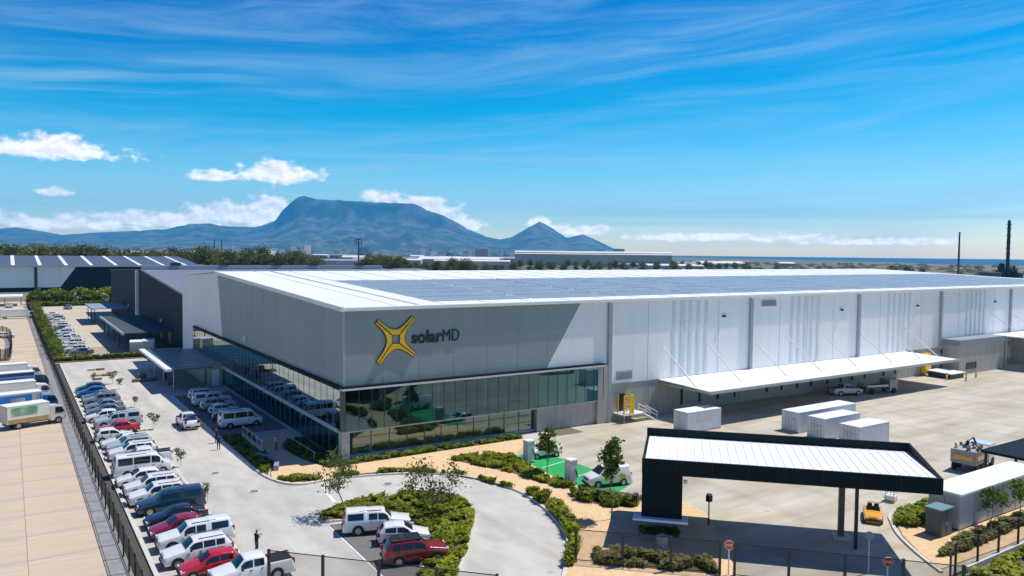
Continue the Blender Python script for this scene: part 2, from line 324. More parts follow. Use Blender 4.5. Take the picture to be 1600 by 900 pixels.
def copy_tree(o, parent=None):
    c = o.copy(); COL.objects.link(c); c.parent = parent
    for ch in o.children: copy_tree(ch, c)
    return c
def smooth_poly(pts, closed=True, k=4):
    """Catmull-Rom through the corner points"""
    n = len(pts); out = []
    for i in range(n if closed else n - 1):
        P0 = pts[(i - 1) % n] if closed or i > 0 else pts[i]; P1 = pts[i]; P2 = pts[(i + 1) % n]; P3 = pts[(i + 2) % n] if closed or i + 2 < n else pts[(i + 1) % n]
        for j in range(k):
            t = j / k
            out.append(tuple(0.5 * (2 * P1[q] + (P2[q] - P0[q]) * t + (2 * P0[q] - 5 * P1[q] + 4 * P2[q] - P3[q]) * t * t + (3 * P1[q] - P0[q] - 3 * P2[q] + P3[q]) * t ** 3) for q in (0, 1)))
    if not closed: out.append(tuple(pts[-1]))
    return out
def inside(poly, X, Y):
    c = np.zeros(len(X), bool); n = len(poly)
    for i in range(n):
        x0, y0 = poly[i]; x1, y1 = poly[(i + 1) % n]
        if y0 == y1: continue
        h = ((y0 > Y) != (y1 > Y)) & (X < (x1 - x0) * (Y - y0) / (y1 - y0) + x0); c ^= h
    return c
def scatter(poly, n):
    P = np.array(poly); lo, hi = P.min(0), P.max(0); out = np.zeros((0, 2))
    while len(out) < n:
        q = rng.random((n * 2, 2)) * (hi - lo) + lo; out = np.vstack([out, q[inside(poly, q[:, 0], q[:, 1])]])
    return out[:n]
def leaf_quads(c, size, flat=0.0):
    """one folded leaf quad per centre, random turn"""
    n = len(c); a = rng.normal(size=(n, 3)); a[:, 2] *= 1 - flat; a /= np.linalg.norm(a, axis=1)[:, None]
    b = rng.normal(size=(n, 3)); b -= (b * a).sum(1)[:, None] * a; b /= np.linalg.norm(b, axis=1)[:, None]
    s = (size * (0.6 + 0.8 * rng.random(n)))[:, None]
    v = np.stack([c - a * s, c + b * s * 0.55, c + a * s, c - b * s * 0.55], 1).reshape(-1, 3)
    return v, np.arange(4 * n).reshape(-1, 4)
def tufts(poly, n, h, w=0.05, z=0.1, lean=0.9):
    """upright groundcover sprigs: three leaning blades each"""
    p = scatter(poly, n); V_ = []; k = 3
    gap = np.array([mnoise.noise((x * 0.9, y * 0.9, 7.0)) for x, y in p]); p = p[gap > -0.12]; n = len(p)     # bare patches
    hn = np.array([mnoise.noise((x * 0.6, y * 0.6, 2.0)) for x, y in p]); hh = h * (0.75 + 0.5 * rng.random(n) + 0.5 * hn)
    for j in range(k):
        t = rng.random(n) * 6.283; d = np.stack([np.cos(t), np.sin(t), np.zeros(n)], 1); e = np.stack([-np.sin(t), np.cos(t), np.zeros(n)], 1)
        base = np.column_stack([p, np.full(n, z)]) + rng.normal(size=(n, 3)) * [0.06, 0.06, 0]
        top = base + d * (hh * lean)[:, None] * rng.random((n, 1)) + np.column_stack([np.zeros((n, 2)), hh]); mid = (base + top) / 2 + np.array([0, 0, 0.1]) * h
        V_.append(np.stack([base - e * w * 0.5, mid - e * w, top, mid + e * w], 1).reshape(-1, 3))
    # leaf layer on top: small leaves lying near flat
    t = rng.random(n) * 6.283; a = np.stack([np.cos(t), np.sin(t), rng.normal(0, 0.35, n)], 1); b = np.stack([-np.sin(t), np.cos(t), rng.normal(0, 0.35, n)], 1)
    c = np.column_stack([p, z + hh * (0.75 + 0.35 * rng.random(n))]); s = (w * (1.6 + 1.6 * rng.random(n)))[:, None]
    V_.append(np.stack([c - a * s * 1.4, c + b * s * 0.8, c + a * s * 1.4, c - b * s * 0.8], 1).reshape(-1, 3))
    V_ = np.vstack(V_); return V_, np.arange(len(V_)).reshape(-1, 4)

# ------------------------------------------------------------------ terrain, sea, mountain
def far(lat, dep):
    """site frame turned to the mountain's bearing: metres across and metres out"""
    p = CAM + RIGHT * lat + FWD * dep; return (p.x, p.y)
veld = mat('dry veld', (0.20, 0.165, 0.105), 0.95, 0.3, 0.02, var2=0.3, scale2=0.004, col2=(0.085, 0.10, 0.04))
struct('ground', MB().add([(-26000, -26000, 0), (26000, -26000, 0), (26000, 26000, 0), (-26000, 26000, 0)], [(0, 1, 2, 3)]), veld)
seam = mat('sea', (0.010, 0.085, 0.17), 0.5, 0.1, 0.002, spec=0.2)
shore = [(1750, 2250), (1670, 2500), (1590, 2700), (1700, 3300), (1900, 4600), (1850, 6800), (1780, 9300), (3200, 24000), (40000, 24000), (40000, 2250)]
struct('sea', MB().prism([far(*p) for p in shore], 0.05, 0.35), seam)

PROF = [(-14.62, 125), (-12.18, 260), (-10.48, 351), (-9.75, 395), (-9.44, 423), (-9.14, 365), (-8.71, 272), (-8.41, 300), (-7.92, 341), (-7.31, 372), (-6.58, 416), (-6.15, 518), (-5.73, 535), (-5.54, 488), (-4.87, 471), (-4.51, 596), (-4.33, 842), (-4.17, 978), (-4.07, 1052), (-3.97, 1077), (-3.84, 1042), (-3.66, 1007), (-3.29, 999), (-2.92, 978), (-2.44, 959), (-1.89, 953), (-1.77, 905), (-1.64, 833), (-1.34, 739), (-1.04, 596), (-0.85, 476), (-0.49, 334), (-0.24, 288), (0.0, 339), (0.24, 488), (0.4, 575), (0.52, 637), (0.65, 577), (0.85, 445), (1.04, 325), (1.22, 376), (1.34, 402), (1.49, 342), (1.77, 211), (2.01, 104), (2.32, 34), (2.6, 0)]
px_ = np.array([p[0] for p in PROF]) * 1000; ph_ = np.array([p[1] for p in PROF], float)
lat_g = np.arange(-15500, 2650, 55.0); dep_g = np.concatenate([np.arange(8200, 14500, 70.0), np.array([14500, 14900, 15600, 16500, 17400])])
hp = np.interp(lat_g, px_, ph_); hp += np.array([14 * mnoise.noise((l / 140, 0, 3)) + 8 * mnoise.noise((l / 60, 5, 3)) for l in lat_g]) * np.clip(hp / 500, 0, 1)
MV = np.zeros((len(dep_g), len(lat_g), 3))
foot = np.interp(lat_g, [-15500, -6000, -1500, 300, 1500, 2650], [70, 95, 70, 45, 20, 0])
for i, d in enumerate(dep_g):
    t = (d - 8200) / (14500 - 8200)
    for j, l in enumerate(lat_g):
        w = 260 * mnoise.noise((l / 1700, d / 2100, 1.0)) + 120 * mnoise.noise((l / 500, d / 900, 4.0))
        H_ = np.interp((l + w * max(0, 1 - t) * 1.0) * 14500 / d, lat_g, hp) * (d / 14500) if t < 1 else hp[j]
        if t >= 1:
            h = hp[j] * (1 - max(0, (d - 14500) / 2900) ** 1.4 * 0.8)
        else:
            big = min(1, max(0, (H_ - 380) / 350))
            gul = mnoise.noise((l / 330, d / 1500, 7.0)); fine = mnoise.noise((l / 130, d / 260, 2.0))
            tt = min(1, max(0, t + 0.06 * gul * (1 - t) * 3))
            soft = tt ** 1.9
            cliff = 0.60 * (tt / 0.86) ** 1.8 if tt < 0.86 else 0.60 + 0.40 * min(1, (tt - 0.86) / 0.045) ** 0.8
            h = H_ * (soft * (1 - big) + cliff * big)
            h += (-210 * abs(gul) + 60 + 60 * fine) * min(1, 6 * tt) * (1 - tt) ** 0.35 * (0.25 + big)
            h = min(h, H_ * (0.90 + 0.10 * tt)); h = max(h, 0) + foot[j] * min(1, t * 5) * (1 - t)
        x, y = far(l, d); MV[i, j] = (x, y, h - 3)
nr, nc = MV.shape[:2]; idx = np.arange(nr * nc).reshape(nr, nc)
MF = np.stack([idx[:-1, :-1], idx[:-1, 1:], idx[1:, 1:], idx[1:, :-1]], -1).reshape(-1, 4)
rockm = mat('mountain fynbos and sandstone', (0.035, 0.05, 0.03), 0.95, 0.4, 0.006, col2=(0.12, 0.115, 0.10), var2=0.2, scale2=0.0012)
mo = np_obj('mountain', np_mesh('mountain', MV.reshape(-1, 3), MF, rockm)); tag(mo, kind='structure'); mo.data.shade_smooth()

# clear sea air: even pale haze round the whole place
hz = bpy.data.materials.new('haze air'); hz.use_nodes = True; hn = hz.node_tree; hn.nodes.clear()
ho = hn.nodes.new('ShaderNodeOutputMaterial'); hv = hn.nodes.new('ShaderNodeVolumePrincipled'); hn.links.new(hv.outputs[0], ho.inputs['Volume'])
hv.inputs['Color'].default_value = (0.04, 0.50, 1.0, 1); hv.inputs['Density'].default_value = 5.4e-5; hv.inputs['Anisotropy'].default_value = 0.0
HZ = MB().prism([far(*p) for p in ((-19000, -400), (9000, -400), (9000, 17900), (-19000, 17900))], -4, 1130).build('haze', hz); tag(HZ, kind='stuff')

# ------------------------------------------------------------------ paved ground of the estate
def sheet(name, poly, z, m_): return struct(name, MB().add([(x, y, z) for x, y in poly], [tuple(range(len(poly)))]), m_)
def rect(x0, x1, y0, y1): return [(x0, y0), (x1, y0), (x1, y1), (x0, y1)]
sheet('car_park', rect(-22.4, 26, -62, 95.5), 0.006, concrete)
sheet('truck_yard', [(15.4, -3), (15.4, -23), (17.5, -27), (12, -42), (9, -46), (14, -62), (270, -62), (270, 6), (30, 6), (30, -3)], 0.012, yard_conc)
sheet('service_road', rect(-22.4, 2, 95.5, 262), 0.006, mat('far lot concrete', (0.52, 0.455, 0.35), 0.85, 0.07, 0.4, var2=0.06))
ly = struct('neighbour_yard', MB().add([(x, y, 0.004) for x, y in rect(-90, -23.4, -30, 300)], [(0, 1, 2, 3)]), mat('slab joints', (0.30, 0.25, 0.19), 0.9, 0.2, 1.0))
k = 0; slab_mesh = {}
for i in range(5):
    for j in range(17):
        w_, h_ = 4.6, 5.4
        x0 = -23.7 - (i + 1) * w_; y0 = -24 + j * h_
        if 'b' not in slab_mesh: slab_mesh['b'] = MB().box(0, w_ - 0.05, 0, h_ - 0.05, 0, 0.014).mesh('slab', tan_slab)
        o = bpy.data.objects.new('slab', slab_mesh['b']); COL.objects.link(o); o.parent = ly; o.location = (x0, y0, 0.006 + 0.002 * ((i * 7 + j * 3) % 3))
struct('neighbour_yard_far_paving', MB().box(-89, -23.7, 68, 298, 0.006, 0.02), tan_slab)
struct('fence_footing_strip', MB().box(-23.7, -22.41, -34, 268, 0, 0.03), kerbm)
sheet('verge', [(24, -49.6), (270, -49.6), (270, -64), (15, -64)], 0.02, mat('rough verge', (0.22, 0.19, 0.12), 0.95, 0.3, 0.5, col2=(0.10, 0.15, 0.03)))
# long grooves and tyre sweeps across the lots are stains in the material; kerbs and paths are real steps
path_poly = [(-8.3, -3.0), (-7.4, -5.0), (-6.0, -5.9), (-3.2, -5.7), (1.5, -6.9), (4.5, -8.3), (6.9, -10.2), (8.6, -12.9), (9.5, -15.7), (9.8, -19.5), (9.1, -23.4), (8.2, -26.3), (7.3, -28.5), (5.6, -31.4), (3.0, -34.3), (-1, -38.5), (5, -47), (9, -46), (12.9, -41.0), (15.6, -37.5), (18.4, -34), (20.2, -31.5), (20.6, -28.5), (18.9, -26.2), (16.7, -25.2), (15.4, -23.8), (15.2, -17.5), (16.2, -9), (17.2, -7.0), (21.6, -3.6), (21.6, -2.2), (-2.4, -2.2), (-3.8, 3.0), (-4.2, 8), (-3.0, 11), (-0.9, 12), (-0.9, 14.5), (-4.5, 15), (-6.2, 9), (-6.4, 3), (-7.9, -1)]
struct('footpath', MB().prism(path_poly, 0.0, 0.12), brick_pave)
outer = [(-8.9, 47.5), (-8.9, 30), (-8.9, 12), (-8.7, 0.5), (-8.2, -3.2), (-7.4, -5.1), (-6.0, -6.0), (-3.2, -5.8), (1.5, -7.0), (4.5, -8.4), (6.9, -10.3), (8.6, -13.0), (9.55, -15.7), (9.85, -19.5), (9.15, -23.4), (8.25, -26.3), (7.35, -28.5), (5.65, -31.4), (3.0, -34.4), (-1, -38.6)]
struct('kerb', MB().ribbon(smooth_poly(outer, False, 3), 0.28, 0.0, 0.16), kerbm)
isl = smooth_poly([(1.6, -24.0), (3.4, -21.0), (4.0, -18.2), (3.2, -15.8), (1.2, -13.9), (-1.5, -13.3), (-4.5, -13.6), (-7.6, -15.2), (-8.0, -16.6), (-6.2, -17.2), (-3.6, -18.0), (-2.2, -20.6), (-2.4, -24.6), (-4.4, -27.6), (-6.3, -30.4), (-5.2, -32.4), (-3.0, -30.2), (-0.6, -27.0)], True, 3)
struct('traffic_island', MB().prism(isl, 0.0, 0.10), soil)
struct('island_kerb', MB().ribbon(isl, 0.26, 0.0, 0.15, True), kerbm)
sheet('parking_bay', [(-8.0, -17.4), (-3.4, -18.4), (-2.0, -22.0), (-2.8, -25.2), (-6.3, -30.4), (-8.3, -29.2)], 0.016, asphalt)
sheet('parking_bay', rect(-8.75, -0.5, 17.5, 47), 0.016, asphalt)  # same asphalt as the island bay, its dark tone also deepens the building's shade
sheet('charging_bay', [(16.6, -8.0), (19.9, -6.7), (20.9, -21.8), (16.3, -23.9), (15.7, -20), (15.6, -14)], 0.022, green_paint)
for a, b, w in (((15.9, -13.2), (20.2, -12.2), 0.12), ((15.9, -17.6), (20.5, -16.8), 0.12), ((-8.05, -17.6), (-8.3, -29.0), 0.14), ((-5.0, -7.8), (-5.6, -12.4), 0.35), ((-15.4, -27), (-15.4, 60), 0.10)):
    a = Vector(a); b = Vector(b); d = (b - a).normalized(); q = Vector((-d.y, d.x)) * w / 2
    sheet('road_marking', [tuple(a - q), tuple(b - q), tuple(b + q), tuple(a + q)], 0.028, white_line)
for i in range(34):
    y = -26.0 + i * 2.75
    sheet('road_marking', rect(-20.6, -15.4, y - 0.05, y + 0.05), 0.030, white_line)
sheet('dark_strip', rect(-22.4, -21.31, -34, 93), 0.02, mat('dark ground', (0.075, 0.07, 0.06), 0.95, 0.3, 3.0))  # plain dark strip between fence and kerb
struct('kerb_by_fence', MB().box(-21.3, -21.0, -34, 92, 0, 0.16), kerbm)
struct('lot_dividing_strip', MB().box(-22, -3, 93.6, 98.2, 0, 0.10), soil)
struct('right_kerb', MB().ribbon(smooth_poly([(40, -39.6), (36, -39.9), (33.2, -40.4), (31.6, -41.4), (29.2, -43.4), (26.8, -46.2), (24.9, -48.9)], False, 4), 0.25, 0, 0.16), kerbm)
struct('cabin_forecourt', MB().prism([(31.9, -41.6), (29.4, -43.6), (27.1, -46.2), (25.4, -48.6), (34, -49.0), (48, -49.0), (48, -41), (36, -40.2), (33.4, -40.7)], 0, 0.10), brick_pave)
struct('verge_wall', MB().box(26.5, 60, -49.9, -49.65, 0, 0.45), kerbm)

# ------------------------------------------------------------------ planting beds
def bed(name, label, poly, n, h, m_, w=0.06, soil_z=0.13):
    struct('planting_bed', MB().prism(poly, 0, soil_z), soil)
    V_, F_ = tufts(poly, n, h, w, soil_z - 0.01)
    return tag(np_obj(name, np_mesh(name, V_, F_, m_)), label, 'groundcover', None, 'stuff')
V_, F_ = tufts(isl, 6400, 0.32, 0.06, 0.09)
tag(np_obj('groundcover', np_mesh('groundcover', V_, F_, cover_leaf)), 'green groundcover filling the kerbed island behind parked cars', 'groundcover', None, 'stuff')
bed('groundcover', 'lime green groundcover bed beside the green charging bay', [(9.6, -5.6), (14, -5.7), (16.0, -7.6), (15.6, -9.5), (14.8, -13.6), (14.9, -20.4), (13.6, -20.2), (12.4, -13.0), (10.6, -8.5)], 4600, 0.34, cover_leaf)
bed('groundcover', 'narrow green border along the curved kerb of the driveway', [(-3.0, -5.55), (1.5, -6.75), (4.5, -8.15), (6.8, -10.1), (8.4, -12.9), (9.2, -15.7), (10.0, -17.5), (9.6, -14.6), (7.6, -10.3), (4.8, -7.5), (1.5, -6.1), (-3.0, -5.1)], 1500, 0.3, cover_leaf)
bed('groundcover', 'upright green border hugging the outer bend of the driveway', [(9.95, -19.2), (10.9, -20.6), (10.4, -24.6), (8.2, -29.0), (5.6, -32.5), (3.5, -34.5), (3.1, -34.2), (5.8, -31.4), (7.5, -28.5), (8.4, -26.3), (9.3, -23.4)], 3000, 0.55, cover_leaf)
bed('groundcover', 'round green shrubs at the corner by the parked van', [(13.6, -21.3), (15.2, -22.4), (15.9, -24.6), (17.2, -26.6), (16.0, -27.4), (14.0, -26.4), (12.8, -23.2)], 2000, 0.55, green_leaf)
bed('groundcover', 'low planting strip behind the black entrance fence', [(6.3, -33.4), (7.8, -34.0), (12.2, -39.3), (11.2, -40.8), (5.3, -35.2)], 2200, 0.42, dry_leaf)
bed('groundcover', 'dark planting at the foot of the glass front', [(-2.2, -2.1), (21.4, -2.1), (21.4, -0.5), (-0.6, -0.5), (-0.6, 10.8), (-2.6, 10.8), (-3.9, 8), (-3.5, 3)], 3000, 0.26, green_leaf)
bed('groundcover', 'shaded planting beside the entrance path below the kerb', [(-8.5, -1.4), (-8.1, -0.8), (-6.6, 3), (-6.4, 9), (-5.6, 15.2), (-8.5, 16.4)], 2200, 0.4, green_leaf)
bed('groundcover', 'yellow green tuft at the path mouth by the kerb', [(-8.0, -3.0), (-7.2, -4.6), (-6.0, -5.5), (-4.2, -5.4), (-5.6, -3.8)], 600, 0.3, cover_leaf)
bed('groundcover', 'green bed between the pale cabin and the yard kerb', [(31.2, -41.9), (33.4, -40.9), (38.8, -40.6), (39.2, -42.2), (34.6, -42.9), (32.0, -43.2)], 2200, 0.5, cover_leaf)
bed('groundcover', 'dry border in front of the pale cabin', [(27.4, -47.4), (31.2, -46.5), (46, -46.4), (46, -47.5), (30, -48.0)], 2400, 0.4, dry_leaf)
bed('groundcover', 'green verge outside the fence at the picture corner', [(26, -50.2), (46, -50.2), (42, -56), (28, -56)], 2600, 0.35, cover_leaf)
bed('groundcover', 'low hedge strip dividing the two car parks', [(-21.8, 95.2), (-3.2, 95.2), (-3.2, 97.2), (-21.8, 97.2)], 2000, 0.6, hedge_leaf, 0.09)

# ------------------------------------------------------------------ main warehouse with office corner
ZE, ZR, YR, XE, YB = 16.05, 18.35, 58.0, 192.0, 88.0
def zroof(y): return ZE + (ZR - ZE) * y / YR if y <= YR else ZR - (ZR - 16.9) * (y - YR) / (YB - YR)
wh = thing('warehouse', 'large white and grey warehouse with glass office corner and solar roof', 'warehouse')
core = MB()
core.box(9, XE, 9, YB, 0, 7.6).box(0.12, XE, 0.12, YB, 7.62, 15.7).box(24.9, XE, 0.12, 8.98, 0, 7.6).box(0.12, 8.98, 76, YB, 0, 7.6)
core.slab([(0.12, 0.12, 15.7), (0.12, YB, 15.7), (0.12, YB, 16.7), (0.12, YR, ZR - 0.2), (0.12, 0.12, ZE - 0.2)], (1, 0, 0), 0.2)
core.build('inner_wall', interior, wh)
# roof: two slopes with white eave gutter and verge capping
rf = MB().slab([(-0.15, -0.35, ZE), (XE, -0.35, ZE), (XE, YR, ZR), (-0.15, YR, ZR)], (0, -0.04, 1), 0.12).build('roof', roof_white, wh)
MB().slab([(-0.15, YR, ZR), (XE, YR, ZR), (XE, YB, 16.9), (-0.15, YB, 16.9)], (0, 0.04, 1), 0.12).build('roof', roof_white, wh)
MB().box(-0.2, XE, -0.42, -0.36, ZE - 0.26, ZE + 0.06).build('gutter', trim_white, rf)
MB().slab([(-0.42, -0.5, ZE - 0.3), (-0.42, YR, ZR - 0.3), (-0.42, YR, ZR + 0.2), (-0.42, -0.5, ZE + 0.2)], (1, 0, 0), 0.25).build('verge_capping', trim_white, rf)
# roof seams / walkway
MB().slab([(8.6, 0.4, ZE + 0.16), (9.0, 0.4, ZE + 0.16), (9.0, YR - 1, ZR + 0.12), (8.6, YR - 1, ZR + 0.12)], (0, -0.04, 1), 0.06).build('roof_walkway', mat('walkway grating', (0.55, 0.57, 0.58), 0.5, 0.1, 1), rf)
sp = MB()
for ix in range(150):
    for iy in range(12):
        x = 12 + ix * 1.16 + (ix // 12) * 0.55; y = 3.2 + iy * 2.5 + (iy // 2) * 0.42
        if x > 186: continue
        z0 = zroof(y) + 0.20; z1 = zroof(y + 2.3) + 0.20
        sp.add([(x, y, z0), (x + 1.1, y, z0), (x + 1.1, y + 2.3, z1), (x, y + 2.3, z1), (x, y, z0 - .05), (x + 1.1, y, z0 - .05), (x + 1.1, y + 2.3, z1 - .05), (x, y + 2.3, z1 - .05)],
               [(0, 1, 2, 3), (4, 5, 1, 0), (5, 6, 2, 1), (6, 7, 3, 2), (7, 4, 0, 3)])
tag(sp.build('solar_panels', solar, wh), kind='stuff')
# cladding
MB().slab([(0, -0.02, 7.72), (26.15, -0.02, 7.72), (31.6, -0.02, ZE - 0.05), (0, -0.02, ZE - 0.05)], (0, 1, 0), 0.12).build('front_cladding', grey_v, wh)
MB().slab([(-0.03, 0.1, 7.72), (-0.03, 0.1, ZE - 0.05), (-0.03, 57.2, ZR - 0.08), (-0.03, 53.9, 7.72)], (1, 0, 0), 0.12).build('gable_cladding', grey_v, wh)
MB().box(-0.07, 0.10, -0.07, 0.08, 7.72, ZE - 0.06).build('corner_trim', mat('pale trim', (0.36, 0.42, 0.46), 0.5, 0.05, 1), wh)
MB().slab([(-0.05, 53.95, 7.72), (-0.05, 57.25, ZR - 0.08), (-0.05, YB, 16.85), (-0.05, YB, 0), (-0.05, 75.9, 0), (-0.05, 75.9, 7.72)], (1, 0, 0), 0.12).build('white_portal', white_clad_s, wh)
MB().slab([(26.2, -0.04, 7.72), (36.3, -0.04, 7.72), (36.3, -0.04, ZE - 0.05), (31.65, -0.04, ZE - 0.05)], (0, 1, 0), 0.12).build('white_cladding', white_clad, wh)
bays = [36.3, 64.2, 92.1, 119.0, 147.0, XE]
for i in range(5):
    x0, x1 = bays[i] + 0.03, bays[i + 1] - 0.03
    zb = 4.95 if i < 3 else 4.7
    b = MB().slab([(x0, -0.04, zb), (x1, -0.04, zb), (x1, -0.04, ZE - 0.05), (x0, -0.04, ZE - 0.05)], (0, 1, 0), 0.12).build('white_cladding', white_clad, wh)
    MB().box(bays[i] - 0.28, bays[i] + 0.28, -0.42, -0.05, 0.1 if i == 0 else 4.9, ZE - 0.45).build('downpipe', mat('pipe grey', (0.33, 0.37, 0.40), 0.5, 0.1, 1), wh)
for g0, g1 in ((47.8, 54.9), (73.9, 81.3), (101.2, 108.5), (128.9, 136.4)):
    for j in range(5):
        x = g0 + (g1 - g0 - 0.6) * j / 4
        MB().box(x, x + 0.6, -0.10, -0.045, 5.2, ZE - 0.5).build('translucent_strip', strip_clad, wh)
for x, z, w, h in ((37.7, 5.4, 2.7, 1.2), (66.8, 14.3, 3.3, 0.9)):
    v = MB().box(x, x + w, -0.16, -0.045, z, z + h).build('louvre', steel_grey, wh)
    for j in range(5): MB().box(x + 0.1, x + w - 0.1, -0.22, -0.162, z + 0.1 + j * (h - 0.2) / 5, z + 0.1 + j * (h - 0.2) / 5 + 0.1).build('slat', mat('louvre slat', (0.25, 0.29, 0.36), 0.5, 0.1, 1), v)
v = MB().box(-0.16, -0.04, 38.6, 40.6, 8.6, 9.5).build('louvre', steel_grey, wh)
for x in (58, 87, 110.5, 140, 160): MB().box(x, x + 0.5, -0.35, -0.05, 13.0, 13.3).build('wall_lamp', dark_metal, wh)
for x in list(np.arange(4.4, 27, 4.4)): MB().box(x - 0.02, x + 0.02, -0.035, -0.021, 7.75, ZE - 0.4).build('panel_joint', grey_v, wh)
for y in list(np.arange(6, 54, 6.0)): MB().box(-0.045, -0.031, y - 0.02, y + 0.02, 7.9, zroof(y) - 0.4).build('panel_joint', grey_v, wh)
for i in range(5):
    for j in (1, 2, 3): x = bays[i] + (bays[i + 1] - bays[i]) * j / 4; MB().box(x - 0.025, x + 0.025, -0.055, -0.041, 4.97, ZE - 0.4).build('panel_joint', steel_grey, wh)
    MB().box(bays[i] + 0.3, bays[i + 1] - 0.3, -0.09, -0.041, 4.86 if i < 3 else 4.61, 4.94 if i < 3 else 4.69).build('drip_flashing', steel_grey, wh)
for x in np.arange(6.0, XE, 6.0): MB().slab([(x - 0.04, 0.0, ZE + 0.13), (x + 0.04, 0.0, ZE + 0.13), (x + 0.04, YR, ZR + 0.13), (x - 0.04, YR, ZR + 0.13)], (0, -0.04, 1), 0.05).build('roof_seam', trim_white, rf)
# precast dado
for i, x in enumerate(np.arange(24.9, XE - 7, 9.3)):
    if 118 < x < 150: pass
    MB().box(x + 0.03, x + 9.27, -0.02, 0.10, 0, 7.5 if x < 34 else 4.9).build('precast_panel', precast, wh)
MB().box(34.2, 35.9, -0.5, -0.03, 0, 7.6).build('pilaster', precast, wh)
# office glazing: ledge, glass band, lower glazing, floor slab edge
MB().box(-0.45, 35.2, -0.75, -0.03, 7.50, 7.70).build('ledge', mat('ledge pale', (0.62, 0.60, 0.58), 0.5, 0.06, 1), wh)
MB().box(-0.47, 35.2, -0.70, -0.035, 7.71, 7.90).build('ledge_black_strip', black_clad, wh)  # solid black strip on top of the pale ledge
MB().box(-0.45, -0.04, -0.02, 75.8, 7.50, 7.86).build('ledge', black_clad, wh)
mull = mat('mullion', (0.07, 0.09, 0.095), 0.4, 0.1, 2)
mull_side = mat('mullion pale', (0.30, 0.35, 0.36), 0.4, 0.1, 2)
xs = list(np.linspace(0.05, 35.0, 25))
for a, b in zip(xs[:-1], xs[1:]):
    MB().box(a + 0.04, b - 0.04, -0.46, -0.42, 3.15, 7.46).build('pane', glass_front, wh)
    MB().box(b - 0.022, b + 0.022, -0.49, -0.40, 3.12, 7.48).build('mullion', mull, wh)
xs = list(np.linspace(1.2, 24.8, 12))
for a, b in zip(xs[:-1], xs[1:]):
    for z0, z1 in ((0.35, 1.25), (1.31, 2.10), (2.16, 2.95)):
        MB().box(a + 0.04, b - 0.04, 0.62, 0.66, z0, z1).build('pane', glass_lobby, wh)
    MB().box(b - 0.04, b + 0.04, 0.58, 0.70, 0.3, 2.98).build('mullion', mull, wh)
MB().box(-0.42, 35.1, -0.44, 8.9, 2.98, 3.13).build('floor_slab', slab_in, wh)
MB().box(35.02, 35.12, -0.5, -0.05, 2.98, 7.5).build('end_panel', black_clad, wh)
MB().box(0.9, 24.9, 0.5, 0.9, 0, 0.34).build('plinth', precast, wh)
ys = list(np.linspace(0.05, 75.8, 40))
for a, b in zip(ys[:-1], ys[1:]):
    MB().box(-0.40, -0.36, a + 0.03, b - 0.03, 3.15, 7.46).build('pane', glass_side, wh)
    MB().box(-0.422, -0.35, b - 0.024, b + 0.024, 3.12, 7.48).build('mullion', mull_side, wh)
MB().box(-0.42, 8.9, 8.92, 75.9, 2.98, 3.13).build('floor_slab', slab_in, wh)
ys = list(np.linspace(1.4, 53, 27))
for a, b in zip(ys[:-1], ys[1:]):
    MB().box(-0.34, -0.30, a + 0.03, b - 0.03, 0.25, 2.95).build('pane', glass_teal, wh)
    MB().box(-0.36, -0.29, b - 0.024, b + 0.024, 0.2, 2.97).build('mullion', mull_side, wh)
MB().box(-0.45, -0.36, 0.6, 53.0, 2.86, 3.30).build('spandrel', mat('spandrel pale', (0.42, 0.46, 0.46), 0.5, 0.06, 1), wh)
MB().box(-0.37, -0.28, 0.6, 53.0, 0.02, 0.24).build('plinth', precast, wh)
MB().box(3.6, 3.9, 1.2, 53.0, 0.05, 2.96).build('corridor_wall', mat('corridor teal', (0.16, 0.36, 0.40), 0.7, 0.25, 0.35), wh)
MB().box(-0.35, 0.55, -0.35, 0.55, 0.0, 2.97).build('corner_column', beige_wall, wh)
MB().box(-0.44, 0.02, -0.48, -0.03, 3.14, 7.48).build('corner_post', mull, wh)
for x in (6.5, 13, 19.5): MB().tube((x, 3.5, 0), (x, 3.5, 7.5), 0.28, n=10).build('column', slab_in, wh)
MB().box(3.5, 5.4, 5.8, 8.8, 0, 2.9).build('reception_wall', mat('interior pale', (0.42, 0.40, 0.34), 0.8, 0.1, 1), wh)
MB().box(12.5, 16.8, 6.0, 6.4, 0.2, 2.8).build('display_wall', mat('interior green', (0.03, 0.34, 0.22), 0.6, 0.1, 1), wh)
MB().box(1.0, 24.8, 8.80, 8.97, 0.02, 2.96).build('lobby_wall', mat('lobby beige', (0.62, 0.58, 0.46), 0.8, 0.15, 0.4), wh)
MB().box(1.0, 24.8, 0.95, 8.78, 0.01, 0.06).build('lobby_floor', mat('lobby floor', (0.55, 0.50, 0.40), 0.4, 0.1, 0.4), wh)
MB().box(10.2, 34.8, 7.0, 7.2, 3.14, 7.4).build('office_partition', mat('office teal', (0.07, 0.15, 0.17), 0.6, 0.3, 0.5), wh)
MB().box(3.2, 10, 2.6, 8.9, 3.14, 7.4).build('meeting_room', mat('interior dark', (0.012, 0.035, 0.042), 0.6, 0.2, 1), wh)
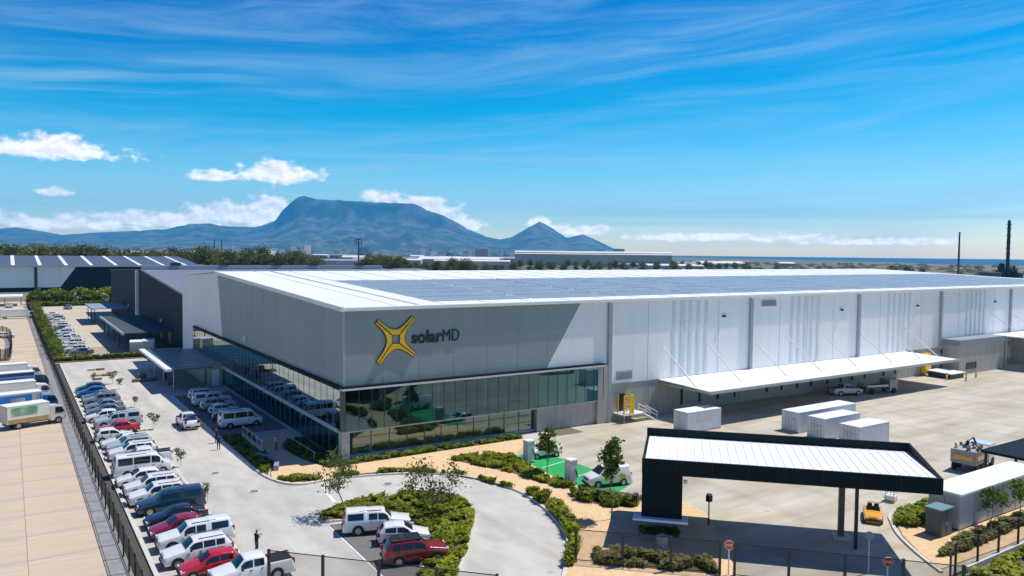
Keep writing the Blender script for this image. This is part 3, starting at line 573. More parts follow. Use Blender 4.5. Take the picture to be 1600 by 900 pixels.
# entrance portal and canopy on the gable side
MB().box(-2.4, -0.06, 53.2, 75.9, 0, 3.55).build('entrance_lobby', beige_wall, wh)
MB().box(-2.46, -2.41, 54.2, 56.2, 0.05, 2.6).build('entrance_door', mull, wh)
MB().box(-1.9, -0.8, 53.1, 53.18, 0.05, 2.7).build('side_door', trim_white, wh)
ec = MB().box(-8.4, -2.42, 50.0, 78.2, 3.45, 3.62).build('entrance_canopy', ribbed('canopy sheet', (0.045, 0.10, 0.12), 'Y', 3.6, 0.35, 0.0, 0.1, 0.12), wh)
MB().box(-9.3, -8.42, 49.8, 78.4, 3.35, 3.72).build('fascia', trim_white, ec)
for y in (51, 60, 69, 77): MB().tube((-8.0, y, 0), (-8.0, y, 3.44), 0.09).build('canopy_post', steel_grey, ec)
for j in range(8): MB().box(-8.3, -2.5, 52.5 + j * 3.4, 52.62 + j * 3.4, 3.625, 3.70).build('canopy_rib', steel_grey, ec)
# emblem: yellow four-pointed star outlined in black, and lettering
def arm_pts():
    c = (5.85, 12.55); tips = [(3.65, 14.55), (7.95, 14.85), (8.05, 10.75), (3.8, 10.1)]
    return c, tips
c0, tips = arm_pts()
inner = [(5.42, 13.02), (6.28, 13.02), (6.28, 12.10), (5.42, 12.10)]
def band(i, grow):
    """one concave stroke running from tip i to tip i+1 round the empty centre"""
    a, b = Vector(tips[i]), Vector(tips[(i + 1) % 4]); p, q = Vector(inner[i]), Vector(inner[(i + 1) % 4])
    mid = (p + q) / 2; out = (mid - Vector(c0)).normalized()
    ax = (a - Vector(c0)).normalized(); bx = (b - Vector(c0)).normalized()
    def bez(s, m_, e, n=9): return [s * (1 - t) ** 2 + m_ * 2 * t * (1 - t) + e * t * t for t in np.linspace(0, 1, n)]
    an = Vector((-ax.y, ax.x)); an = an if an.dot(out) > 0 else -an
    bn = Vector((-bx.y, bx.x)); bn = bn if bn.dot(out) > 0 else -bn
    g = 0.05 - grow; W = 0.245 + grow
    lower = [a + an * g + ax * grow, p + an * (g + 0.02) - out * grow * 0.4, q + bn * (g + 0.02) - out * grow * 0.4, b + bn * g + bx * grow]
    s4, e4 = b + bn * W + bx * grow, a + an * W + ax * grow; k1, k2 = q + bn * (0.22 + grow) + out * (0.02 + grow), p + an * (0.22 + grow) + out * (0.02 + grow)
    upper = [s4 * (1 - t) ** 3 + k1 * 3 * t * (1 - t) ** 2 + k2 * 3 * t * t * (1 - t) + e4 * t ** 3 for t in np.linspace(0, 1, 15)]
    return [(v.x, v.y) for v in lower] + [(v.x, v.y) for v in upper]
em = bpy.data.objects.new('emblem', None); COL.objects.link(em); em.parent = wh
for i in range(4):
    MB().slab([(x, -0.14, z) for x, z in band(i, 0.055)], (0, 1, 0), 0.10).build('outline', logo_black, em)
    MB().slab([(x, -0.22, z) for x, z in band(i, 0.0)], (0, 1, 0), 0.07).build('star_stroke', yellow_paint, em)
def text_mesh(body, size, offset, extrude, name, m_, parent, loc, rot, sx=1.0, shear=0.0):
    cu = bpy.data.curves.new(name, 'FONT'); cu.body = body; cu.size = size; cu.offset = offset; cu.extrude = extrude; cu.shear = shear
    t = bpy.data.objects.new(name, cu); COL.objects.link(t); dg = bpy.context.evaluated_depsgraph_get()
    me = bpy.data.meshes.new_from_object(t.evaluated_get(dg)); wdt = max(v.co.x for v in me.vertices)
    COL.objects.unlink(t); bpy.data.objects.remove(t); bpy.data.curves.remove(cu)
    me.materials.clear(); me.materials.append(m_)
    o = bpy.data.objects.new(name, me); COL.objects.link(o); o.parent = parent; o.location = loc; o.rotation_euler = rot; o.scale = (sx, 1, 1)
    return o, wdt * sx
_, w1 = text_mesh('solar', 1.95, 0.05, 0.05, 'lettering', logo_black, wh, (7.75, -0.10, 12.0), (R(90), 0, 0), 0.98)
text_mesh('MD', 1.95, -0.012, 0.05, 'lettering', logo_black, wh, (7.75 + w1 - 0.05, -0.10, 12.0), (R(90), 0, 0), 0.78)
# loading canopy with tie rods, dock doors
lc = MB().slab([(45.4, -0.06, 4.80), (107.2, -0.06, 4.80), (107.2, -9.4, 4.50), (45.4, -9.4, 4.50)], (0, 0, 1), 0.10).build('loading_canopy', roof_white, wh)
MB().box(45.3, 107.3, -9.62, -9.42, 4.28, 4.66).build('fascia', mat('canopy edge', (0.40, 0.42, 0.42), 0.5, 0.1, 1), lc)
for j in range(11): MB().box(45.6 + j * 6.1, 45.8 + j * 6.1, -9.4, -0.1, 4.18, 4.46).build('canopy_beam', steel_grey, lc)
for x in (46.1, 55.0, 64.9, 73.2, 82.3, 92.2, 101.0, 106.8):
    MB().tube((x, -0.06, 9.3), (x, -6.2, 4.72), 0.085, n=6).build('tie_rod', trim_white, lc)
for i, x in enumerate((50, 57.5, 68.5, 76, 84, 91.0, 100.5)):
    d = MB().box(x, x + 3.3, -0.10, -0.03, 1.1, 4.2).build('dock_door', mat('roller door', (0.30, 0.33, 0.34) if i < 5 else (0.62, 0.66, 0.68), 0.5, 0.06, 2), wh)
    for z in np.arange(1.3, 4.1, 0.4): MB().box(x + 0.05, x + 3.25, -0.13, -0.101, z, z + 0.06).build('door_rib', steel_grey, d)
    MB().box(x - 0.25, x - 0.02, -0.25, -0.03, 1.0, 4.4).build('dock_seal', dark_metal, wh); MB().box(x + 3.32, x + 3.55, -0.25, -0.03, 1.0, 4.4).build('dock_seal', dark_metal, wh)
# side door landing with stair by the downpipe
MB().box(37.9, 39.2, -0.10, -0.03, 1.2, 3.5).build('service_door', logo_black, wh)
ld = MB().box(37.2, 41.0, -2.2, -0.05, 1.02, 1.16).build('landing', trim_white, wh)
for x, y in ((37.35, -2.1), (40.85, -2.1)): MB().tube((x, y, 0), (x, y, 1.0), 0.05).build('landing_leg', steel_grey, ld)
for j in range(6): MB().box(41.02 + j * 0.34, 41.36 + j * 0.34, -2.1, -0.9, 0.86 - j * 0.17, 0.92 - j * 0.17).build('stair_tread', trim_white, ld)
for y in (-2.15, -0.85): MB().tube((41.0, y, 2.1), (43.2, y, 1.0), 0.05).tube((41.0, y, 1.16), (41.0, y, 2.1), 0.04).tube((43.2, y, 0), (43.2, y, 1.0), 0.04).tube((41.0, y, 1.6), (43.2, y, 0.5), 0.04).build('handrail', trim_white, ld)
cg = thing('safety_cage', 'yellow steel safety cage at the raised service door', 'cage', (37.3, -2.1, 1.16))
for x in (0, 1.6):
    for y in (0, 1.2): MB().box(x, x + 0.14, y, y + 0.14, 0, 2.5).build('post', yellow_paint, cg)
for z in (0.9, 1.7, 2.36): MB().box(0.14, 1.6, 0.02, 0.12, z, z + 0.14).build('rail', yellow_paint, cg); MB().box(1.62, 1.72, 0.14, 1.2, z, z + 0.14).build('rail', yellow_paint, cg)
MB().box(0.9, 1.72, -0.06, -0.01, 0.1, 2.5).build('gate_panel', yellow_paint, cg)
# far dock block on the right end
db = thing('dock_block', 'concrete loading dock block with its own canopy at the far end of the front wall', 'dock')
MB().box(119.5, 137.0, -3.6, -0.5, 0, 5.6).build('wall', precast, db); MB().box(119.3, 137.2, -3.8, -0.46, 5.61, 6.6).build('parapet', mat('dock parapet', (0.24, 0.28, 0.33), 0.6, 0.08, 1), db)
MB().box(122, 126, -3.66, -3.61, 0.9, 2.2).build('window', logo_black, db)
for x in (123.3, 124.6): MB().box(x, x + 0.08, -3.70, -3.665, 0.9, 2.2).build('window_bar', steel_grey, db)
c2 = MB().box(137.4, 180, -9.5, -0.5, 6.3, 6.5).build('canopy', roof_white, db); MB().box(137.3, 180, -9.7, -9.52, 6.1, 6.55).build('fascia', steel_grey, c2)
for x in (139, 147, 156, 166): MB().tube((x, -0.06, 10.8), (x, -6.2, 6.5), 0.065, n=6).build('tie_rod', trim_white, c2)
for x in (139.5, 149, 158): MB().box(x, x + 3.4, -0.16, -0.05, 0.9, 4.6).build('dock_door', mat('roller door pale', (0.62, 0.66, 0.68), 0.5, 0.06, 2), db)
for x in (138, 147, 157): MB().box(x, x + 0.7, -3.4, -0.5, 0, 6.2).build('fin_wall', precast, db)

# ------------------------------------------------------------------ dark warehouse behind
dw = thing('dark_warehouse', 'charcoal clad warehouse with grey roof behind the white portal', 'warehouse')
DX, DY0, DYR, DY1, DXE = 1.0, 88.6, 150.0, 226.0, 84.0
MB().slab([(DX, DY0, 0), (DX, DY0, 12.7), (DX, DYR, 16.5), (DX, DY1, 14.6), (DX, DY1, 0)], (1, 0, 0), 0.4).build('gable_wall', dark_clad, dw)
MB().box(DX + 0.42, DXE, DY0 + 0.2, DY1, 0, 12.4).build('inner_wall', interior, dw)
drf = MB().slab([(DX - 0.2, DY0, 12.75), (DXE, DY0, 12.75), (DXE, DYR, 16.6), (DX - 0.2, DYR, 16.6)], (0, -0.06, 1), 0.15).build('roof', roof_grey, dw)
MB().slab([(DX - 0.2, DYR, 16.6), (DXE, DYR, 16.6), (DXE, DY1, 14.7), (DX - 0.2, DY1, 14.7)], (0, 0.06, 1), 0.15).build('roof', roof_grey, dw)
MB().box(DX - 0.2, DXE - 14, DYR - 1.4, DYR + 1.4, 16.8, 17.75).build('ridge_ventilator', mat('ridge blue grey', (0.26, 0.35, 0.46), 0.5, 0.05, 1), drf)
for x in (8.0, 20.6, 35.5, 46.5, 61.5, 72): MB().box(x, x + 2.3, DYR - 2.0, DYR + 0.6, 17.76, 18.5).build('roof_fan', dark_metal, drf)
MB().slab([(DX - 0.36, DY0 - 0.2, 12.5), (DX - 0.36, DYR, 16.35), (DX - 0.36, DYR, 16.85), (DX - 0.36, DY0 - 0.2, 13.0)], (1, 0, 0), 0.14).build('verge_capping', mat('dark capping', (0.30, 0.34, 0.38), 0.5, 0.05, 1), drf)
MB().box(DX - 0.75, DX - 0.03, 157.0, 158.6, 1.5, 16.2).build('downpipe', trim_white, dw)
for y in (120, 178): MB().box(DX - 0.3, DX - 0.02, y, y + 0.8, 5.0, 5.6).build('wall_lamp', trim_white, dw)
for y0, y1, z in ((104, 152, 4.0), (174, 198, 4.6)):
    c = MB().box(-8.8, DX - 0.02, y0, y1, z, z + 0.2).build('dock_canopy', mat('dock canopy slate', (0.075, 0.09, 0.10), 0.6, 0.08, 1, spec=0.1) if z < 4.3 else mat('dock canopy blue', (0.25, 0.32, 0.40), 0.6, 0.08, 1, spec=0.2), dw)
    MB().box(-9.2, -8.82, y0 - 0.2, y1 + 0.2, z - 0.2, z + 0.3).build('fascia', mat('dock fascia', (0.32, 0.38, 0.42), 0.5, 0.08, 1), c)
    for y in np.arange(y0 + 1, y1, 11): MB().tube((-8.4, y, 0), (-8.4, y, z - 0.01), 0.1).build('canopy_post', dark_metal, c)
for j in range(4): MB().box(DX - 0.08, DX - 0.01, 107 + j * 11, 111 + j * 11, 1, 3.8).build('dock_door', mat('roller door dark', (0.10, 0.12, 0.14), 0.5, 0.1, 1), dw)

# ------------------------------------------------------------------ warehouse across the far end
fw_ = thing('far_warehouse', 'long pale warehouse with dark diagonal end and striped solar roof at the far end', 'warehouse')
MB().box(-95, 75, 380, 450, 0, 12.6).build('inner_wall', interior, fw_)
for x0, x1 in ((-95, -41.2), (-40.8, -17.7), (-17.3, -7)):
    MB().box(x0, x1, 379.7, 379.95, 2.2, 13.0).build('wall_panel', white_clad, fw_)
MB().slab([(-6.9, 379.7, 2.2), (0.5, 379.7, 13.0), (-6.9, 379.7, 13.0)], (0, 1, 0), 0.25).build('wall_panel', white_clad, fw_)
MB().slab([(-6.7, 379.72, 2.2), (75, 379.72, 2.2), (75, 379.72, 13.0), (0.8, 379.72, 13.0)], (0, 1, 0), 0.22).build('wall_panel', dark_clad, fw_)
MB().box(-95, 75, 379.8, 379.98, 0, 2.18).build('base_wall', black_clad, fw_)
for x in (-41, -17.5): MB().box(x - 0.6, x + 0.6, 379.2, 379.68, 0, 13.0).build('downpipe', dark_metal, fw_)
MB().box(-39, -34, 379.5, 379.69, 5.6, 9.6).build('opening', black_clad, fw_)
frf = MB().slab([(-97, 379, 13.0), (62, 379, 13.0), (62, 450, 17.6), (-97, 450, 17.6)], (0, -0.06, 1), 0.2).build('roof', mat('far solar roof', (0.085, 0.10, 0.135), 0.5, 0.12, 0.15), fw_)
MB().box(-97, 62, 378.6, 378.98, 12.7, 13.3).build('gutter', steel_grey, frf)
for j in range(13):
    x = -86 + j * 11.6
    y0 = 381 if j > 3 else 403
    z0 = 13.0 + (y0 - 379) / 71 * 4.6 + 0.24
    MB().slab([(x, y0, z0), (x + 1.7, y0, z0), (x + 1.7, 449, 17.76), (x, 449, 17.76)], (0, -0.06, 1), 0.12).build('array_gap_strip', trim_white, frf)  # white strip of roof left between the solar arrays

# ------------------------------------------------------------------ gate canopy (turned 46 degrees to the warehouse)
gt = thing('gate_canopy', 'charcoal gatehouse canopy with flat white roof over the yard entrance', 'canopy', (10.9, -33.5, 0), math.atan2(-15.1, 14.5))
GL, GD = 20.9, 8.3
MB().box(0.0, GL, 0, 0.22, 5.35, 6.5).build('fascia', black_clad, gt)
MB().box(0.0, GL, GD - 0.22, GD, 5.35, 7.05).build('fascia', black_clad, gt)
MB().slab([(GL - 0.22, 0.23, 5.35), (GL - 0.22, GD - 0.23, 5.35), (GL - 0.22, GD - 0.23, 7.03), (GL - 0.22, 0.23, 6.48)], (1, 0, 0), 0.22).build('fascia', black_clad, gt)
MB().box(0.0, 0.22, 0.23, GD - 0.23, 5.35, 6.38).build('fascia', black_clad, gt)
MB().box(0.23, GL - 0.23, 0.23, GD - 0.23, 6.05, 6.40).build('roof', ribbed('gate roof sheet', (0.80, 0.81, 0.81), 'X', 0.5, 0.5), gt)
MB().box(0.23, GL - 0.23, 0.23, GD - 0.23, 5.40, 5.5).build('soffit', mat('soffit', (0.35, 0.36, 0.36), 0.7, 0.05, 1), gt)
MB().box(0.02, 3.05, 0.02, GD - 1.0, 2.05, 5.34).build('tower', black_clad, gt)
ldg = MB().box(-0.6, 3.5, -0.55, 0.9, 1.86, 2.04).build('ledge', mat('ledge white', (0.70, 0.74, 0.80), 0.5, 0.05, 1), gt)
MB().box(0.25, 2.85, 2.6, GD - 1.2, 0.0, 2.03).build('guard_booth', mat('booth glass', (0.02, 0.03, 0.035), 0.15, 0.1, 1), gt)
MB().box(0.1, 3.0, 2.5, 2.58, 0.0, 0.9).build('booth_plinth', precast, gt)
for x in (15.0,): MB().box(x, x + 0.42, 4.6, 5.0, 0, 5.34).build('post', mat('post brown', (0.10, 0.085, 0.075), 0.6, 0.2, 1), gt)
MB().box(15.75, 15.98, 2.6, 2.83, 0, 5.34).build('post', dark_metal, gt)
MB().box(14.6, 15.9, 4.2, 5.4, 0.02, 0.22).build('post_plinth', kerbm, gt)
for q in np.arange(0.7, GL - 0.5, 0.65): MB().box(q, q + 0.05, 0.3, GD - 0.3, 6.401, 6.44).build('roof_rib', trim_white, gt)
for q in (5, 9, 13, 17): MB().box(q - 0.5, q + 0.5, 3.9, 4.2, 5.33, 5.395).build('ceiling_light', trim_white, gt)
MB().box(3.1, 3.4, 0.3, 0.55, 4.7, 4.95).build('camera', trim_white, gt)
for q in np.arange(2.6, GL, 2.6): MB().box(q - 0.012, q + 0.012, -0.012, -0.001, 5.36, 6.48).build('fascia_joint', dark_metal, gt)
struct('planter_kerb', MB().prism([(12.1, -32.0), (14.1, -34.4), (13.2, -35.5), (11.0, -33.2)], 0.121, 0.42), precast)
V_, F_ = tufts([(12.1, -32.2), (13.9, -34.4), (13.2, -35.2), (11.3, -33.2)], 500, 0.35, 0.06, 0.42)
tag(np_obj('groundcover', np_mesh('groundcover', V_, F_, green_leaf)), 'small planter of greenery below the gatehouse ledge', 'groundcover', None, 'stuff')

# ------------------------------------------------------------------ vehicles
car_glass = mat('car glass', (0.012, 0.016, 0.02), 0.06, 0.05, 2, spec=0.7)
tyre_m = mat('tyre', (0.015, 0.015, 0.016), 0.85, 0.2, 8)
rim_m = mat('alloy rim', (0.42, 0.43, 0.45), 0.3, 0.1, 6, metal=0.7)
lamp_m = mat('headlamp', (0.72, 0.74, 0.76), 0.12, 0.05, 3)
tail_m = mat('tail lamp', (0.42, 0.012, 0.015), 0.2, 0.05, 3)
black_pl = mat('black plastic', (0.02, 0.02, 0.022), 0.6, 0.1, 4)
plate_m = mat('number plate', (0.70, 0.68, 0.60), 0.5, 0.05, 4)
def paint(name, c, rough=0.22): return mat('paint ' + name, c, rough, 0.03, 0.6, coat=0.6)
PAINT = {'white': paint('white', (0.76, 0.77, 0.77)), 'silver': paint('silver', (0.42, 0.46, 0.49)), 'grey': paint('grey', (0.20, 0.225, 0.26)), 'red': paint('red', (0.50, 0.012, 0.018)),
         'maroon': paint('maroon', (0.26, 0.012, 0.045)), 'black': paint('black', (0.012, 0.016, 0.024)), 'navy': paint('navy', (0.018, 0.045, 0.085)), 'blue': paint('blue', (0.02, 0.085, 0.36)),
         'darkred': paint('darkred', (0.22, 0.008, 0.012)), 'slate': paint('slate', (0.11, 0.15, 0.20)), 'orange': paint('orange', (0.85, 0.40, 0.010)), 'cream': paint('cream', (0.60, 0.58, 0.52)), 'teal': paint('teal', (0.02, 0.07, 0.085))}
# side profiles: (x from the nose, roof-line z, belt-line z, half-width factor); windows as x ranges
SPEC = {
 'hatch': dict(L=3.95, W=1.70, wb=(0.75, 3.20), r=0.30, st=[(0, .58, .55, .80), (.12, .74, .66, .93), (.9, .93, .86, 1), (1.25, 1.02, .93, 1), (1.95, 1.46, .95, 1), (2.6, 1.50, .97, 1), (3.4, 1.42, 1.0, .98), (3.82, 1.02, .98, .94), (3.95, .62, .60, .86)], ws=(1.30, 1.92), rw=(3.46, 3.78), sw=[(1.62, 2.45), (2.53, 3.35)]),
 'sedan': dict(L=4.60, W=1.78, wb=(.9, 3.62), r=0.31, st=[(0, .56, .53, .80), (.15, .72, .65, .93), (1.15, .93, .85, 1), (1.5, 1.0, .92, 1), (2.2, 1.42, .94, 1), (2.85, 1.45, .95, 1), (3.35, 1.38, .97, .99), (3.9, 1.05, .98, .98), (4.45, .98, .93, .94), (4.6, .62, .60, .84)], ws=(1.55, 2.16), rw=(3.42, 3.86), sw=[(1.92, 2.72), (2.80, 3.50)]),
 'suv': dict(L=4.65, W=1.88, wb=(.9, 3.65), r=0.36, st=[(0, .70, .66, .82), (.12, .92, .84, .95), (1.05, 1.10, 1.02, 1), (1.4, 1.16, 1.06, 1), (2.0, 1.66, 1.08, 1), (2.7, 1.72, 1.10, 1), (4.1, 1.66, 1.12, .99), (4.5, 1.18, 1.10, .96), (4.65, .74, .70, .88)], ws=(1.45, 1.97), rw=(4.15, 4.47), sw=[(1.72, 2.55), (2.63, 3.40), (3.48, 4.05)]),
 'bakkie': dict(L=5.30, W=1.86, wb=(.95, 4.1), r=0.38, st=[(0, .72, .68, .82), (.12, .98, .90, .95), (1.2, 1.16, 1.06, 1), (1.5, 1.2, 1.1, 1), (2.05, 1.74, 1.12, 1), (2.6, 1.80, 1.14, 1), (3.35, 1.76, 1.15, .99), (3.55, 1.25, 1.15, 1), (3.62, 1.20, 1.14, 1), (5.2, 1.20, 1.14, .98), (5.3, .72, .70, .94)], ws=(1.53, 2.02), rw=(3.38, 3.54), sw=[(1.80, 2.55), (2.63, 3.28)], bed=(3.72, 5.16)),
 'single_cab': dict(L=5.20, W=1.80, wb=(.95, 4.05), r=0.36, st=[(0, .70, .66, .82), (.12, .95, .88, .95), (1.25, 1.10, 1.02, 1), (1.55, 1.14, 1.06, 1), (2.1, 1.62, 1.08, 1), (2.5, 1.68, 1.09, 1), (2.78, 1.64, 1.1, .99), (2.98, 1.2, 1.1, 1), (3.05, 1.13, 1.08, 1), (5.1, 1.13, 1.08, .98), (5.2, .70, .68, .94)], ws=(1.58, 2.06), rw=(2.80, 2.96), sw=[(1.85, 2.66)], bed=(3.15, 5.06)),
 'canopy_bakkie': dict(L=5.30, W=1.86, wb=(.95, 4.1), r=0.38, st=[(0, .72, .68, .82), (.12, .98, .90, .95), (1.2, 1.16, 1.06, 1), (1.5, 1.2, 1.1, 1), (2.05, 1.74, 1.12, 1), (2.6, 1.80, 1.14, 1), (3.38, 1.79, 1.15, .99), (3.45, 1.80, 1.15, .99), (3.55, 1.84, 1.15, 1), (5.0, 1.82, 1.14, .99), (5.2, 1.24, 1.14, .97), (5.3, .72, .70, .94)], ws=(1.53, 2.02), rw=(5.02, 5.17), sw=[(1.80, 2.55), (2.63, 3.28), (3.68, 4.88)]),
 'minibus': dict(L=5.20, W=1.90, wb=(.85, 4.0), r=0.34, st=[(0, .80, .72, .84), (.12, 1.06, .95, .95), (.55, 1.28, 1.12, 1), (1.3, 2.02, 1.18, 1), (1.9, 2.12, 1.2, 1), (4.9, 2.10, 1.2, 1), (5.1, 1.5, 1.18, .98), (5.2, .72, .70, .94)], ws=(.62, 1.26), rw=(4.93, 5.08), sw=[(1.08, 1.85), (1.95, 3.4), (3.5, 4.75)]),
 'panel_van': dict(L=4.50, W=1.85, wb=(.85, 3.55), r=0.33, st=[(0, .72, .66, .84), (.12, .98, .88, .95), (.75, 1.16, 1.06, 1), (1.0, 1.22, 1.1, 1), (1.7, 1.82, 1.12, 1), (2.2, 1.90, 1.14, 1), (4.25, 1.88, 1.15, 1), (4.42, 1.3, 1.12, .98), (4.5, .7, .68, .94)], ws=(1.04, 1.66), rw=(4.27, 4.40), sw=[(1.42, 2.15)]),
 'roadster': dict(L=3.6, W=1.62, wb=(.7, 2.85), r=0.30, st=[(0, .48, .45, .75), (.15, .68, .6, .92), (.9, .82, .74, 1), (1.4, .86, .78, 1), (1.5, .88, .80, 1), (2.7, .86, .80, 1), (3.4, .78, .72, .94), (3.6, .5, .48, .82)], ws=None, rw=None, sw=[], bed=(1.55, 2.6)),
}
def car_shape(kind):
    s = SPEC[kind]; st = np.array(s['st']); L = s['L']; hw = s['W'] / 2; z0 = 0.24 if kind not in ('roadster',) else 0.18
    def at(x):
        return (np.interp(x, st[:, 0], st[:, 1]), np.interp(x, st[:, 0], st[:, 2]), np.interp(x, st[:, 0], st[:, 3]) * hw)
    def sec(x):
        zt, zb, w = at(x); zb = min(zb, zt - 0.02); t = min(1, max(0, (zt - zb - 0.05) / 0.5)); nb = 0.30 if kind in ('minibus', 'panel_van') else 0.0
        tum = 1 - (0.19 - nb * 0.35) * t
        return [(w * .84, z0), (w * .97, z0 + .10), (w, z0 + .42 * (zb - z0)), (w * .985, zb - .10 * (zb - z0)), (w * .955, zb),
                (w * .955 * tum, zt - 0.02 - .07 * t), (w * .955 * tum * (.90 if t > .3 else .86), zt - .005 + .0 * t), (w * .40, zt + .02), (0, zt + .03)]
    return s, at, sec
def P3(x, y, z, L): return (L / 2 - x, y, z)           # nose towards +X
def car_proto(kind):
    s, at, sec = car_shape(kind); L = s['L']; hw = s['W'] / 2
    root = bpy.data.objects.new('car', None); COL.objects.link(root)
    xs = sorted(set(list(np.linspace(0, L, 30)) + [q[0] for q in s['st']])); V_ = []; F_ = []
    for x in xs:
        h = sec(x); ring = [(y, z) for y, z in h] + [(-y, z) for y, z in h[-2::-1]]; V_ += [P3(x, y, z, L) for y, z in ring]
    n = len(ring)
    for i in range(len(xs) - 1):
        for j in range(n - 1): a = i * n + j; F_.append((a, a + 1, a + n + 1, a + n))
        F_.append((i * n + n - 1, i * n, (i + 1) * n, (i + 1) * n + n - 1))
    F_.append(tuple(range(n))[::-1]); e = (len(xs) - 1) * n; F_.append(tuple(range(e, e + n)))
    b = MB().add(V_, F_); bo = b.build('body', PAINT['white'], root); bo.data.shade_smooth_by_angle(R(38)) if hasattr(bo.data, 'shade_smooth_by_angle') else bo.data.shade_smooth()
    def off(p, q, k=0.012): return tuple(Vector(p) + Vector(q) * k)
    def side_patch(x0, x1, sgn, lo, hi):
        vs = []
        cols = np.linspace(x0, x1, 6)
        for x in cols:
            h = sec(x); (ya, za), (yb, zb_) = h[4], h[5]
            for f in (lo, hi):
                y = ya + (yb - ya) * f; z = za + (zb_ - za) * f; vs.append(P3(x, sgn * (y + 0.012), z, L))
        return vs, [(2 * i, 2 * i + 2, 2 * i + 3, 2 * i + 1) for i in range(5)]
    for x0, x1 in s['sw']:
        for sg in (1, -1):
            vs, fs = side_patch(x0, x1, sg, 0.10, 0.90); MB().add(vs, fs).build('side_window', car_glass, root)
    def top_patch(x0, x1, inset=0.93):
        vs = []; cols = np.linspace(x0, x1, 6)
        for x in cols:
            h = sec(x)
            pts = [(h[6][0] * inset, h[6][1]), h[7], h[8], (-h[7][0], h[7][1]), (-h[6][0] * inset, h[6][1])]
            vs += [(P3(x, y, z + 0.012, L)) for y, z in pts]
        sgn = 1 if sec(x0)[8][1] < sec(x1)[8][1] else -1
        vs = [(v[0] + 0.012 * sgn, v[1], v[2]) for v in vs]
        return vs, [(5 * i + j, 5 * i + j + 1, 5 * i + 6 + j, 5 * i + 5 + j) for i in range(5) for j in range(4)]
    if s['ws']: vs, fs = top_patch(*s['ws']); MB().add(vs, fs).build('windscreen', car_glass, root)
    if s['rw']: vs, fs = top_patch(*s['rw']); MB().add(vs, fs).build('rear_window', car_glass, root)
    r = s['r']
    for x in s['wb']:
        for sg in (1, -1):
            y = sg * (hw - 0.09); arch = MB().tube(P3(x, sg * (hw - 0.3), r, L), P3(x, sg * (hw + 0.006), r, L), r * 1.22, n=18).build('wheel_arch', black_pl, root)
            w = MB().tube(P3(x, sg * (hw - 0.22), r, L), P3(x, sg * (hw + 0.02), r, L), r, n=18).build('wheel', tyre_m, root)
            rim = MB().tube(P3(x, sg * (hw + 0.005), r, L), P3(x, sg * (hw + 0.03), r, L), r * 0.62, n=12).build('rim', rim_m, w)
    zf = at(0.12)[1]
    for sg in (1, -1):
        y = sg * hw * 0.68
        MB().box(*sorted((L / 2 - 0.34, L / 2 - 0.03)), y - 0.20, y + 0.20, zf - 0.10, zf + 0.055).build('headlight', lamp_m, root)
        zr = at(L - 0.12)[1] if kind != 'roadster' else 0.6
        MB().box(-L / 2 - 0.01, -L / 2 + 0.20, sg * hw * 0.80 - 0.13, sg * hw * 0.80 + 0.13, zr - 0.22, zr + 0.08).build('tail_light', tail_m, root)
        if s['ws']:
            xm = s['ws'][0] + 0.30; MB().box(L / 2 - xm - 0.07, L / 2 - xm + 0.07, sg * (hw + 0.01), sg * (hw + 0.20), at(xm)[1] + 0.02, at(xm)[1] + 0.19).build('wing_mirror', black_pl, root)
    MB().box(L / 2 - 0.10, L / 2 + 0.05, -hw * 0.86, hw * 0.86, 0.28, 0.46).build('front_bumper', black_pl, root)
    MB().box(L / 2 - 0.16, L / 2 + 0.012, -hw * 0.42, hw * 0.42, zf - 0.20, zf - 0.04).build('grille', black_pl, root)
    for sg in (1, -1): MB().box(-L / 2 + (L - s['wb'][1]) + s['r'] * 1.15, L / 2 - s['wb'][0] - s['r'] * 1.15, *sorted((sg * hw * 0.90, sg * (hw * 0.975 + 0.012))), 0.25, 0.36).build('sill', black_pl, root)
    for sg in (1, -1):
        for x0, x1 in s['sw'][:2]: MB().box(L / 2 - x1 + 0.06, L / 2 - x1 + 0.22, *sorted((sg * (hw * 0.97), sg * (hw + 0.018))), at(x1)[1] - 0.15, at(x1)[1] - 0.11).build('door_handle', black_pl, root)
    if kind in ('suv', 'minibus', 'canopy_bakkie') and s['ws']:
        for sg in (1, -1): zz = at(2.9)[0]; MB().box(L / 2 - 4.0, L / 2 - 2.3, sg * hw * 0.66 - 0.02, sg * hw * 0.66 + 0.02, zz + 0.01, zz + 0.06).build('roof_rail', black_pl, root)
    MB().box(-L / 2 - 0.05, -L / 2 + 0.10, -hw * 0.90, hw * 0.90, 0.30, 0.52).build('rear_bumper', black_pl, root)
    MB().box(-L / 2 - 0.07, -L / 2 - 0.052, -0.25, 0.25, 0.44, 0.55).build('number_plate', plate_m, root)
    if 'bed' in s and kind != 'roadster':
        x0, x1 = s['bed']; z = at((x0 + x1) / 2)[0]
        MB().box(L / 2 - x1, L / 2 - x0, -hw * 0.80, hw * 0.80, z - 0.05, z + 0.045).build('load_bed', black_pl, root)
    if kind == 'roadster':
        MB().box(-0.75, 0.25, -0.58, 0.58, 0.84, 0.93).build('cockpit', black_pl, root)
        for sg in (1, -1): MB().box(-0.62, -0.42, sg * 0.28 - 0.2, sg * 0.28 + 0.2, 0.93, 1.32).build('seat', black_pl, root)
        MB().slab([(0.30, -0.6, 0.92), (0.30, 0.6, 0.92), (0.12, 0.5, 1.26), (0.12, -0.5, 1.26)], (1, 0, 0), 0.03).build('windscreen', car_glass, root)
        for sg in (1, -1): MB().tube((-0.70, sg * 0.5, 0.9), (-0.70, sg * 0.4, 1.36), 0.03).tube((-0.70, sg * 0.4, 1.36), (-0.70, 0, 1.38), 0.03).build('roll_bar', dark_metal, root)
    return root
PROTO = {}
